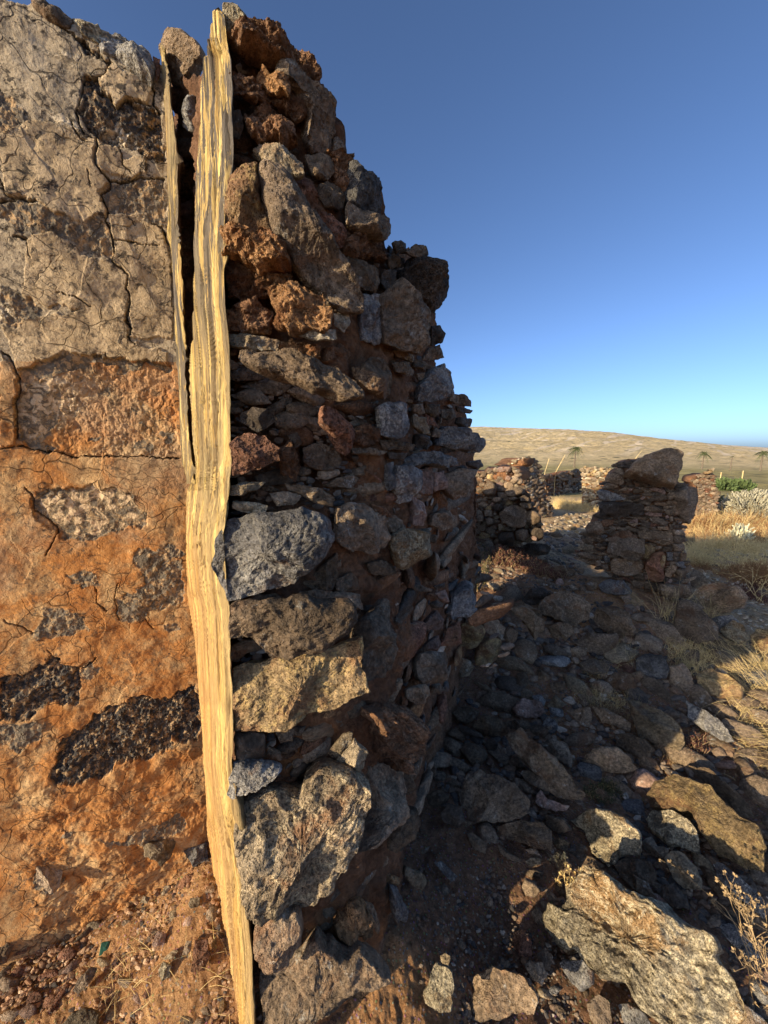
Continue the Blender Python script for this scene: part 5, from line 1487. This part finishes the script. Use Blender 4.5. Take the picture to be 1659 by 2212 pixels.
def gravel(name, region, sizes, n, mat, tries, w=.8, tol=.5):
    b = Bag()
    fill(region, lambda c: g_hit(c, 0, w), sizes, None, None, tries=tries, maxn=n, bag=b, tol=tol, embed=.45, aspect=(1, 2))
    return b.build(name, mat, None, kind='stuff')
R_MID2 = pts(10, '900,950 1330,985 1330,1250 1150,1400 1000,1380 900,1150')
loose(R_MID2, (10, 4), dict(d=4, b=4, t=1, g=1), 300, 22, w=.5)
gravel('gravel', R_MID2, (4, 1.6), 300, M['bag'], 1000, tol=.7)
gravel('gravel', R_RUB, (10, 3), 1500, M['bag'], 9000)
gravel('gravel', R_SOIL, (6, 1.4), 900, M['bag'], 2400, tol=.8)
gravel('gravel', R_LEFT, (6, 1.6), 1500, M['warmbag'], 4200, tol=.6)
gravel('gravel', R_MID, (4, 1.6), 450, M['bag'], 1300, tol=.7)
gravel('gravel', R_FAR, (4, 1.6), 350, M['palebag'], 900, tol=.7)
R_OUT = pts(0, "1660,1420 1860,1500 1860,2380 900,2380 600,2380 600,2235 1659,2235")
gravel('gravel', R_OUT, (16, 4), 420, M['bag'], 1500, tol=.4)
gravel('gravel', pts(0, "5,2235 520,2235 540,2380 5,2380"), (8, 2.5), 260, M['warmbag'], 900, tol=.5)

# ------------------------------------------------------------------ background ruins
def box_core(name, quad, thick, parent, mat, clay=.2, seed=0, disp=.05, cells=70, hmap=None):
    """quad: list of (D x, y_top, y_bottom) columns on a vertical plane; closed slab of real thickness"""
    pass
def ruin(name, sil, o, n, thick, label, kinds, sizes, clayv, seed, maxn=120, stuffn=200, coremat='core', aspect=(1, 2), bagmat='bag', inset=2.0, depth=(.35, .7), level=3, tol=.25, extra=(), segx=70):
    sil = np.asarray(sil, float); o = np.array(o, float); n = np.array([*n, 0.0]); n /= np.linalg.norm(n)
    base = hit_plane([[sil[:, 0].mean(), sil[:, 1].max()]], o, n)[0]
    root = empty(name, base, label=label, category='ruin' if 'heap' not in label else 'rubble heap', kind='thing')
    xs = np.linspace(sil[:, 0].min()+inset, sil[:, 0].max()-inset, segx); rows = []
    ysamp = np.arange(sil[:, 1].min(), sil[:, 1].max(), .5)
    cols = []
    for x in xs:
        m = poly_inside(np.c_[np.full(len(ysamp), x), ysamp], sil)
        if not m.any(): continue
        y0, y1 = ysamp[m].min()+inset, ysamp[m].max()
        cols.append(hit_plane(np.c_[np.full(40, x), np.linspace(y0, y1, 40)], o-n*.05, n))
    C = np.array(cols)
    d = (fbm(C.reshape(-1, 3)*5+seed, 4)*.09).reshape(C.shape[:2])
    Fr = C+n*d[..., None]; Bk = C-n*thick
    W = np.concatenate([Fr, Bk[:, ::-1]], 1); a, b_ = W.shape[:2]
    F = grid_faces(a, b_, wrap=True)
    V = np.vstack([W.reshape(-1, 3), W[0].mean(0, keepdims=True), W[-1].mean(0, keepdims=True)])
    j = np.arange(b_); jn = (j+1) % b_
    tris = np.vstack([F[:, [0, 1, 2]], F[:, [0, 2, 3]], np.stack([np.full(b_, a*b_), jn, j], 1), np.stack([np.full(b_, a*b_+1), (a-1)*b_+j, (a-1)*b_+jn], 1)])
    obj('clay_core', mesh_np('clay_core', V-base, tris, attrs={'clay': np.full(len(V), clayv)}), M[coremat], root)
    def h(c): return hit_plane([c], o, n)[0], n
    for q, k in extra:
        D = np.asarray(q, float); p = h(D.mean(0))[0]+n*.08
        st = outline_stone('stone', D, p, tilt(n, .1, .2), seed=seed+int(D[0, 0]), mat=M[k], T=.12, back=.2); reparent(st, root); mark(D)
    fill(sil, h, sizes, kinds, root, tries=maxn*14, maxn=maxn, aspect=aspect, level=level, tol=tol, depth=depth, embed=.3)
    bb = Bag()
    fill(sil, h, (sizes[1]*.9, sizes[1]*.45), None, root, tries=stuffn*5, maxn=stuffn, aspect=aspect, bag=bb, tol=.4, depth=depth, embed=.3)
    bb.build('small_stones', M[bagmat], root, kind='stuff')
    return root
# heap of stones beyond the wall end
heap_sil = pts(10, "130,390 150,290 260,290 300,250 420,250 480,225 560,225 620,280 650,400 660,440 700,470 750,540 790,660 870,780 870,860 790,900 900,920 900,1000 830,1040 700,1040 560,1110 400,1100 250,1060 100,1100 0,1050 -40,500")
ruin('rubble_wall', heap_sil, (1.6, 5.2, 0), (-.25, -.97), .9, 'shaded brown rubble wall heap seen just right of the broken wall end',
     dict(b=5, d=2, t=2, s=.5, p=.7, y=1), (9, 4), .45, 71, maxn=130, stuffn=260, aspect=(1, 1.8),
     extra=[(pts(10, "410,730 470,680 560,645 620,650 700,690 718,760 700,860 640,895 560,890 450,830"), 'b'),
            (pts(10, "700,710 800,700 870,770 860,830 780,870 710,830"), 'd'), (pts(10, "230,480 290,380 350,390 390,450 370,540 250,540"), 'd'),
            (pts(10, "480,490 530,450 640,450 690,490 670,530 560,560 490,540"), 'b'), (pts(10, "400,980 450,930 560,940 590,1020 560,1095 430,1060"), 'k'),
            (pts(10, "585,930 640,900 720,910 740,990 690,1040 600,1030"), 'b'), (pts(10, "720,900 800,885 890,900 905,970 850,1020 760,970"), 'k'),
            (pts(10, "745,990 790,970 830,1000 820,1035 770,1020"), 'p'), (pts(10, "60,740 110,690 160,720 150,800 90,810"), 's'),
            (pts(10, "610,630 690,620 770,630 775,680 690,690"), 'b'), (pts(10, "250,700 340,700 345,765 265,770"), 'b'),
            (pts(10, "150,800 200,755 250,760 240,820 190,830"), 'b'), (pts(10, "265,790 310,770 360,800 350,860 290,865"), 'b'),
            (pts(10, "320,600 370,560 430,560 450,600 380,625"), 'd'), (pts(10, "340,660 380,630 450,640 460,690 410,715 360,700"), 'k'),
            (pts(10, "510,570 590,560 630,580 570,600 520,590"), 'd'), (pts(10, "630,560 690,540 745,570 740,610 640,610"), 'b')])
cap_sil = pts(10, "135,370 150,290 240,280 270,310 300,250 420,250 400,300 480,225 570,228 620,280 645,350 620,380 500,375 300,380")
ruin('rubble_wall', cap_sil, (2.0, 6.6, 0), (-.6, -.8), .6, 'sunlit tan boulders crowning the rubble heap behind the wall end', dict(t=3, f=2, y=2), (9, 4), .8, 75, maxn=22, stuffn=40,
     extra=[(pts(10, "350,350 400,280 480,235 570,235 620,290 640,350 600,372 500,372 400,368"), 'y'), (pts(10, "275,310 300,262 360,248 415,255 390,300 330,325"), 'f'), (pts(10, "140,330 170,292 240,300 250,360 160,375"), 't')], bagmat='palebag')
tow = pts(10, "600,180 640,140 700,125 740,135 830,150 835,215 850,260 890,310 890,400 900,480 930,560 980,640 1000,700 980,790 880,820 800,690 780,600 740,520 700,440 650,330 620,240 530,215")
ruin('ruined_wall', tow, (2.0, 8.6, 0), (.45, -.89), .6, 'tall ragged stump of dark stone wall with pale lime streaks behind the rubble heap', dict(d=5, k=3, b=3, g=2.5, f=1), (5.5, 2.6), .15, 81, maxn=150, stuffn=260)
towl = pts(10, "510,200 560,170 640,140 690,128 690,180 650,230 600,240 550,220")
ruin('ruined_wall', towl, (2.0, 8.4, 0), (-.75, -.66), .4, 'sunlit tip of the ragged wall stump above the tan boulders', dict(y=3, t=3, d=1), (5, 2.6), .6, 83, maxn=16, stuffn=20, bagmat='palebag', segx=30)
dk = pts(10, "880,330 960,310 1060,300 1150,280 1220,265 1300,262 1300,620 1200,630 1100,640 1000,640 940,600 900,480")
ruin('ruined_wall', dk, (3.6, 12.6, 0), (.70, -.71), .5, 'dark shaded stone wall of the far room, left of the sunlit corner', dict(d=5, b=4, k=2, s=1.5), (4.2, 2.2), .35, 87, maxn=170, stuffn=260)
lt = pts(10, "1300,262 1310,235 1400,232 1500,238 1600,245 1680,250 1900,260 1900,700 1480,690 1300,625")
ruin('ruined_wall', lt, (4.2, 13.4, 0), (-.62, -.78), .5, 'sunlit yellow stone wall of the far room, right of the dark corner', dict(t=4, f=3, y=3, b=1), (5, 2.6), 1.0, 89, maxn=130, stuffn=240, bagmat='palebag')
fp = pts(12, "480,540 500,490 520,470 580,460 610,450 700,450 715,480 720,560 745,620 745,700 740,780 760,830 700,870 600,870 540,850 520,830 530,740 550,600 540,570")
ruin('stone_pillar', fp, (8.6, 9.8, 0), (-.35, -.94), .8, 'far crumbling stone pillar with an orange slab balanced on top', dict(b=5, t=3, d=4, s=1), (4.5, 2.2), .35, 93, maxn=120, stuffn=160, segx=40,
     extra=[(pts(12, "600,430 640,425 700,400 715,395 690,440 650,455 605,455"), 'y'), (pts(12, "640,405 690,392 712,400 690,440 680,420"), 't')])
# low sunlit rubble in the far room and right of the pillar
HERO += [(np.array(q), t) for q, t in (((1625, 1110), 'silvery bush'), ((1597, 1160), 'cream-white finger-leaved plant'), ((1500, 1180), 'upright yellow stone'), ((1350, 1180), 'stone pillar'), ((1200, 1110), 'rubble heap in the far room'), ((1160, 1130), 'foot of the dark stump'), ((1280, 1120), 'left edge of the pillar'))]
def rubble(region, sizes, kinds, tries, maxn, lab, w=.45):
    out = fill(region, lambda c: g_hit(c, 0, w), sizes, kinds, None, name='loose_stone', tries=tries, maxn=maxn, aspect=(1, 1.8), level=3, tol=.25, embed=.45)
    for o, p, s, c in out: auto_label(o, p, s, c, lab)
R1 = pts(10, "880,860 1000,830 1050,770 1200,730 1400,760 1500,800 1450,900 1330,990 1200,1000 1000,960 900,930")
rubble(R1, (7, 3), dict(f=4, t=4, y=2, d=.6), 500, 30, 'in the rubble field before the far room')
gravel('gravel', R1, (3, 1.3), 260, M['palebag'], 900, tol=.7)
R2 = pts(12, "430,1190 600,1150 800,1150 1000,1130 1264,1100 1264,1330 1000,1330 700,1300 430,1280")
rubble(R2, (8, 3), dict(f=4, t=4, y=2, b=1), 600, 38, 'in the dry grass right of the stone pillar')
gravel('gravel', R2, (3, 1.3), 300, M['palebag'], 900, tol=.7)
D = pts(12, "425,1190 430,1080 460,1045 500,1050 515,1120 480,1230 430,1250")
pp, nn = g_hit(D.mean(0)+[0, 12], .05, .2)
st = outline_stone('boulder', D, pp, tilt(nn, .5, 0), seed=777, mat=M['y'], T=.12)
st['label'] = 'upright sunlit yellow stone right beside the pillar'; st['category'] = 'boulder'

# ------------------------------------------------------------------ plants
class Strands:
    """thin tapering blades and stems, each a three-sided tube"""
    def __init__(s): s.V = []; s.F = []; s.n = 0
    def add(s, path, r0, r1):
        path = np.asarray(path, float); k = len(path)
        t = np.gradient(path, axis=0); t /= np.linalg.norm(t, axis=1)[:, None]+1e-9
        a = np.cross(t, [0.3, .2, .93]); a /= np.linalg.norm(a, axis=1)[:, None]+1e-9; b = np.cross(t, a)
        r = np.linspace(r0, r1, k)[:, None]
        R = [path+r*(a*math.cos(q)+b*math.sin(q)) for q in (0, 2.094, 4.189)]
        s.V.append(np.stack(R, 1).reshape(-1, 3)); f = grid_faces(k, 3, wrap=True)+s.n
        s.F.append(f); s.n += k*3
    def leaf(s, p, d, l, w):
        """a flat pointed leaf with real two-sided geometry"""
        d = d/np.linalg.norm(d); a = np.cross(d, rng.normal(size=3)); a /= np.linalg.norm(a); n = np.cross(d, a)
        s.V.append(np.array([p, p+d*l*.5+a*w+n*w*.3, p+d*l, p+d*l*.5-a*w+n*w*.3])); s.F.append(np.array([[0, 1, 2, 3]])+s.n); s.n += 4
    def build(s, name, mat, parent=None, loc=None, **props):
        V = np.vstack(s.V)
        if loc is not None: V = V-np.array(loc)
        return obj(name, mesh_np(name, V, np.vstack(s.F), smooth=False), mat, parent, loc if parent is None else None, **props)
def blade(S, p, az, lean, L, r0=.0016, k=5, droop=.5):
    t = np.linspace(0, 1, k)
    h = np.array([math.sin(az), math.cos(az), 0])
    path = p+np.outer(t*L*lean*(1+.3*t), h)+np.outer(L*(t*math.sqrt(max(0, 1-lean*lean*.8))-droop*t*t*lean), [0, 0, 1])+rng.normal(size=(k, 3))*L*.012*t[:, None]
    S.add(path, r0, r0*.25)
def tuft(name, c, n, L, mat, label=None, spread=.12, lean=(.1, .8), r0=.0016, az=None, **kw):
    p0, _ = g_hit(c); S = Strands()
    for _ in range(n):
        q = p0+np.array([rng.normal()*spread, rng.normal()*spread, 0]); q[2] = gz1(q[0], q[1])
        a = rng.uniform(0, 2*math.pi) if az is None else az+rng.normal()*.6
        blade(S, q, a, rng.uniform(*lean), L*rng.uniform(.5, 1.1), r0)
    if label: kw.update(label=label, category='grass tuft', kind='thing')
    return S.build(name, mat, None, tuple(p0), **kw)
tuft('grass_tuft', (1640, 1470), 170, .34, M['straw'], 'bright bundle of yellow straw spilling down the rocks at the right edge', spread=.13, lean=(.3, .9), r0=.0016, az=math.radians(-60))
tuft('grass_tuft', (1635, 1610), 110, .26, M['straw'], 'lower part of the sunlit straw, lying over grey stones at the right', spread=.10, lean=(.6, .98), r0=.0013, az=math.radians(150))
tuft('grass_tuft', (1440, 1345), 40, .5, M['straw'], 'thin pale grass stems in front of the pitted brown boulder', spread=.05, lean=(.1, .6), r0=.0018)
tuft('grass_tuft', (1345, 1425), 50, .16, M['straw'], 'small dry tuft on the shaded soil below the rounded boulders', spread=.05, r0=.0012)
tuft('grass_tuft', (1290, 1455), 36, .13, M['straw'], 'small dry tuft by the broad flat stone in the shade', spread=.05, r0=.0012)
tuft('grass_tuft', (1530, 1330), 60, .2, M['straw'], 'spiky dry tuft on the edge of the pitted brown boulder', spread=.05, r0=.0015)
def scatter_grass(name, region, n, L, mat, r0, leafy=False, lean=(.1, .8)):
    S = Strands(); lo, hi = region.min(0), region.max(0); k = 0
    while k < n:
        c = lo+rng.random(2)*(hi-lo)
        if not poly_inside(c[None], region)[0]: continue
        p = ground_hit(c); m = rng.integers(4, 9)
        sc = np.clip(fbm(np.array([[p[0]*1.2, p[1]*1.2, 3.]]), 2)[0]*1.5+.8, .25, 1.5)
        for _ in range(m):
            q = p+np.array([*rng.normal(size=2)*.05, 0]); blade(S, q, rng.uniform(0, 6.28), rng.uniform(*lean), L*sc*rng.uniform(.4, 1.1), r0, 4)
        k += 1
    return S.build(name, mat, None, kind='stuff')
scatter_grass('dry_grass', pts(12, "430,1080 470,930 600,880 860,860 1264,930 1264,1180 900,1180 600,1180"), 900, .30, M['rust'], .0045)
scatter_grass('dry_grass', pts(12, "430,1080 470,930 600,880 860,860 1264,930 1264,1180 900,1180 600,1180"), 450, .34, M['straw'], .004)
scatter_grass('dry_grass', pts(12, "430,1280 600,1180 900,1190 1264,1200 1264,1460 1000,1440 700,1420 480,1400"), 900, .26, M['straw'], .0038)
scatter_grass('dry_grass', pts(12, "480,1400 1264,1420 1264,1600 1000,1580 700,1480"), 500, .24, M['rust'], .003)
scatter_grass('dry_grass', pts(12, "1000,1560 1264,1560 1264,1800 1050,1720"), 260, .14, M['redherb'], .003)
scatter_grass('dry_grass', pts(10, "1000,640 1290,630 1480,640 1480,720 1300,720 1050,690"), 420, .30, M['straw'], .006)
scatter_grass('dry_grass', pts(8, "1130,160 1300,180 1300,330 1180,300"), 120, .20, M['straw'], .0015)
scatter_grass('dry_grass', pts(8, "640,430 900,430 900,560 700,520"), 60, .12, M['straw'], .0009)
scatter_grass('dry_grass', pts(8, "1430,150 1659,260 1659,1000 1560,840 1520,620 1490,420"), 150, .16, M['straw'], .0016, lean=(.4, .95))
scatter_grass('dry_grass', pts(5, "560,1900 1250,1600 1330,2200 700,2050"), 26, .09, M['straw'], .0009, lean=(.6, .97))
scatter_grass('dry_grass', pts(8, "900,560 1080,520 1330,640 1250,780 1060,820 930,720"), 90, .12, M['twig'], .0012)
def herb(name, region, n, size, mats, label, cat='plant', leaf=.010, stuff=False):
    S = Strands(); T = Strands(); lo, hi = region.min(0), region.max(0); k = 0; c0 = None
    while k < n:
        c = lo+rng.random(2)*(hi-lo)
        if not poly_inside(c[None], region)[0]: continue
        p = ground_hit(c); c0 = p if c0 is None else c0
        hgt = size*rng.uniform(.3, 1.1); az = rng.uniform(0, 6.28)
        tip = p+np.array([math.sin(az)*hgt*.5, math.cos(az)*hgt*.5, hgt]); T.add([p, (p+tip)/2+rng.normal(size=3)*hgt*.08, tip], leaf*.14, leaf*.08)
        for _ in range(7):
            t = rng.uniform(.3, 1); S.leaf(p+(tip-p)*t+rng.normal(size=3)*hgt*.08, rng.normal(size=3)+[0, 0, .6], leaf*rng.uniform(.7, 1.4), leaf*.3)
        k += 1
    kw = dict(kind='stuff') if stuff else dict(label=label, category=cat, kind='thing')
    root = empty(name, tuple(c0), **kw) if not stuff else None
    if stuff:
        S.build(name, mats[0], None, kind='stuff'); T.build(name, mats[1], None, kind='stuff'); return
    for s, nm, mt in ((S, 'leaves', mats[0]), (T, 'stems', mats[1])):
        V = np.vstack(s.V)-c0; obj(nm, mesh_np(nm, V, np.vstack(s.F), smooth=False), mt, root, kind='stuff')
herb('ground_herb', pts(10, "340,1190 450,1120 600,1130 700,1200 830,1300 1000,1380 1150,1450 1000,1450 760,1400 560,1330 380,1310"), 1500, .10, (M['redherb'], M['twig']), '', leaf=.022, stuff=True)
herb('ground_herb', pts(10, "0,1100 200,1060 330,1180 300,1400 200,1650 0,1500"), 260, .07, (M['herb'], M['twig']), '', leaf=.018, stuff=True)
herb('low_green_herb', pts(8, "680,960 720,930 840,930 860,1000 800,1040 700,1010"), 160, .05, (M['herb'], M['twig']), 'small dull green herb in the shade right of the long diagonal slab', leaf=.012)
herb('low_green_herb', pts(8, "1240,1060 1300,1040 1330,1060 1290,1090"), 70, .04, (M['herb'], M['twig']), 'small curled herb growing on the ochre lichen boulder', leaf=.010)
herb('low_green_herb', pts(8, "1200,700 1300,680 1310,780 1220,800"), 90, .08, (M['redherb'], M['twig']), 'reddish herb at the lower corner of the tan slab', leaf=.012)
# branching dry plant at the lower right
def twiggy(c, n, H, label, mat, spread=.5, lift=0.0, r=.0022, tips=True, seed=1, lean=(0., 0.)):
    rg = np.random.default_rng(seed); p0 = ground_hit(c)+np.array([0, 0, lift]); S = Strands(); L = Strands()
    def grow(p, d, l, r, dep):
        k = 5; path = [p]
        for i in range(k):
            d = d+rg.normal(size=3)*.13; d /= np.linalg.norm(d); p = p+d*l/k; path.append(p)
        S.add(path, r, r*.6)
        if dep == 0:
            for _ in range(5): L.leaf(p, rg.normal(size=3)+d, .013, .004)
            return
        for _ in range(rg.integers(2, 4)):
            e = d+rg.normal(size=3)*.55; e[2] += .15; grow(np.array(path[rg.integers(2, k+1)]), e/np.linalg.norm(e), l*rg.uniform(.45, .75), r*.65, dep-1)
    for _ in range(n):
        a = rg.uniform(0, 6.28); d = np.array([math.sin(a)*spread+lean[0], math.cos(a)*spread+lean[1], 1.0]); grow(p0+rg.normal(size=3)*[.03, .03, 0], d/np.linalg.norm(d), H*rg.uniform(.4, .7), r, 3)
    root = empty('dry_plant', tuple(p0), label=label, category='plant', kind='thing')
    for s, nm in ((S, 'stems'), (L, 'seed_heads')):
        V = np.vstack(s.V)-p0; obj(nm, mesh_np(nm, V, np.vstack(s.F), smooth=False), mat, root, kind='stuff')
twiggy((1660, 2200), 7, .34, 'branching dry weed with small seed heads, lower right corner', M['twig'], lift=.12, r=.0022, seed=5, lean=(-.15, .1))
twiggy((1230, 1930), 5, .12, 'small sunlit dry herb at the upper left end of the largest boulder', M['straw'], r=.0013, seed=8)
twiggy((1640, 1300), 4, .55, 'pale dry stalks leaning in at the right edge beside the huge shaded boulder', M['straw'], r=.004, seed=9, lean=(-.4, 0))
# silver bush
def bush(c, n, R, H, mats, label, leaf=.06, nm='shrub', finger=False):
    p0 = ground_hit(c); S = Strands(); T = Strands()
    for _ in range(n):
        a = rng.uniform(0, 6.28); e = rng.uniform(.05, 1); rr = R*rng.uniform(.55, 1.0)
        tip = p0+np.array([math.sin(a)*rr*math.sqrt(1-e*e), math.cos(a)*rr*math.sqrt(1-e*e)*.8, H*e*rng.uniform(.7, 1.05)+.05])
        b = p0+(tip-p0)*rng.uniform(.2, .5)*[1, 1, .6]
        T.add([p0+(b-p0)*.3, b, tip], .012, .008)
        for k in range(4):
            d = (tip-p0)/np.linalg.norm(tip-p0)+rng.normal(size=3)*.45+[0, 0, .4]
            if finger:
                d /= np.linalg.norm(d); q = tip+rng.normal(size=3)*.03; S.add([q, q+d*leaf*.6, q+d*leaf], leaf*.16, leaf*.10)
            else: S.leaf(tip+rng.normal(size=3)*leaf*.5, d, leaf*rng.uniform(.7, 1.3), leaf*.35)
    root = empty(nm, tuple(p0), label=label, category='bush', kind='thing')
    for s, n_, mt in ((S, 'leaves', mats[0]), (T, 'stems', mats[1])):
        V = np.vstack(s.V)-p0; obj(n_, mesh_np(n_, V, np.vstack(s.F), smooth=False), mt, root, kind='stuff')
bush((1625, 1122), 520, .85, .62, (M['silver'], M['twig']), 'wide silvery grey bush right of the far pillar', leaf=.12, finger=True)
bush((1535, 1103), 60, .35, .42, (M['herb'], M['twig']), 'small dark spiky bush between the far pillar and the silvery bush', leaf=.12, finger=True)
bush((1597, 1172), 24, .16, .26, (M['white'], M['white']), 'small cream-white finger-leaved plant in the dry grass', leaf=.12, finger=True, nm='succulent')
for c, R, lab in (((1556, 1061), .6, 'left'), ((1577, 1060), .65, 'middle'), ((1600, 1061), .55, 'right')):
    bush(c, 160, R, .38, (M['green'], M['twig']), f'low green bush in the pale field beyond the far pillar, {lab} of the three', leaf=.2)
# palms
def palm(c, H, label, fronds=30, fl=1.8, thin=False):
    p0 = ground_hit(c)
    root = empty('palm_tree', tuple(p0), label=label, category='palm tree', kind='thing')
    k = 8; t = np.linspace(0, 1, 10); rows = []
    for q in t:
        a = np.linspace(0, 2*math.pi, k, endpoint=False); r = H*.035*(1.25-.5*q)
        rows.append(np.stack([r*np.cos(a)+.08*H*q*q*.3, r*np.sin(a), np.full(k, H*q)], 1))
    V = np.vstack(rows); obj('trunk', mesh_np('trunk', V, grid_faces(10, k, wrap=True)), M['trunk'], root)
    top = np.array([.024*H, 0, H])
    proto = []
    for i in range(fronds):
        a = i*2.4+rng.normal()*.2; up = rng.uniform(-.6, 1.3); S = Strands(); L = fl*H*.25*rng.uniform(.8, 1.1)
        tt = np.linspace(0, 1, 7); h = np.array([math.cos(a), math.sin(a), 0])
        path = top+np.outer(tt*L*math.cos(up), h)+np.outer(L*(tt*math.sin(up)-.75*tt*tt), [0, 0, 1])
        S.add(path, .03*H*.3, .01)
        for j in range(1, 7):
            for s_ in (-1, 1):
                for m_ in (0, .5):
                    b = path[j]*(1-m_)+path[j-1]*m_; side = np.cross(path[j]-path[j-1], [0, 0, 1]); side /= np.linalg.norm(side)+1e-9
                    d = side*s_+(path[j]-path[j-1])/np.linalg.norm(path[j]-path[j-1])*.8+[0, 0, -.35]; d /= np.linalg.norm(d)
                    w = .02*H; S.V.append(np.array([b, b+d*L*.16+[0, 0, w*.3], b+d*L*.30, b+d*L*.16-[0, 0, w*.3]])); S.F.append(np.array([[0, 1, 2, 3]])+S.n); S.n += 4
        obj('frond', mesh_np('frond', np.vstack(S.V), np.vstack(S.F), smooth=False), M['palm'], root)
    return root
palm((1240, 1011), 4.1, 'dark palm standing above the dark wall of the far room')
palm((1516, 1014), 3.7, 'palm with drooping fronds just above the far pillar', 26)
palm((1642, 1017), 3.9, 'rightmost palm, dense crown, near the right edge of the picture')
p = palm((1577, 1016), 3.0, 'bare thin palm stump with a tiny crown between the two right palms', 8, .7)
# poles
def pole(c, H, lean, label, r=.03):
    p0 = ground_hit(c); S = Strands(); S.add([[0, 0, 0], np.array([lean*.5, 0, H*.5]), np.array([lean, 0, H])], r, r*.7)
    o = S.build('pole', M['straw'], None, None, label=label, category='pole', kind='thing'); o.location = p0
def pole_at(c, Y, H, lean, label, r=.03):
    rr = ray([c])[0]; p0 = CAM+rr*(Y/rr[1]); z = float(gz1(p0[0], p0[1])); S = Strands(); top = p0[2]+H
    S.add([[0, 0, z], [0, 0, p0[2]], np.array([lean, 0, top])], r, r*.7)
    o = S.build('pole', M['straw'], None, None, label=label, category='pole', kind='thing'); o.location = (p0[0], p0[1], 0)
pole_at((1177, 1021), 16, .58, .14, 'upright pale pole behind the far room, left of the pair', .016)
pole_at((1200, 1021), 16, .74, .34, 'pale pole leaning right behind the far room, right of the pair', .016)
pole_at((1373, 990), 20, .42, .30, 'dry yellow stalk leaning over the crest left of the pillar boulder', .018)
pole((1655-1659+1557, 1060), 1.0, 0, 'short pale post among the green bushes, left of the two', .05)
pole((1600, 1058), 1.1, 0, 'short pale post among the green bushes, right of the two', .05)
pole_at((1461, 1062), 12, .14, .03, 'short pale stake just left of the far pillar', .03)
D = pts(5, "575,1810 590,1730 640,1720 650,1770 620,1800"); pp, nn = g_hit(D.mean(0), .01, .7)
st = outline_stone('glass_shard', D, pp, nn, seed=5, mat=M['glass'], T=.004, back=.004, rough=.3); st['label'] = 'dark green glass shard in the soil at the lower left'; st['category'] = 'glass shard'
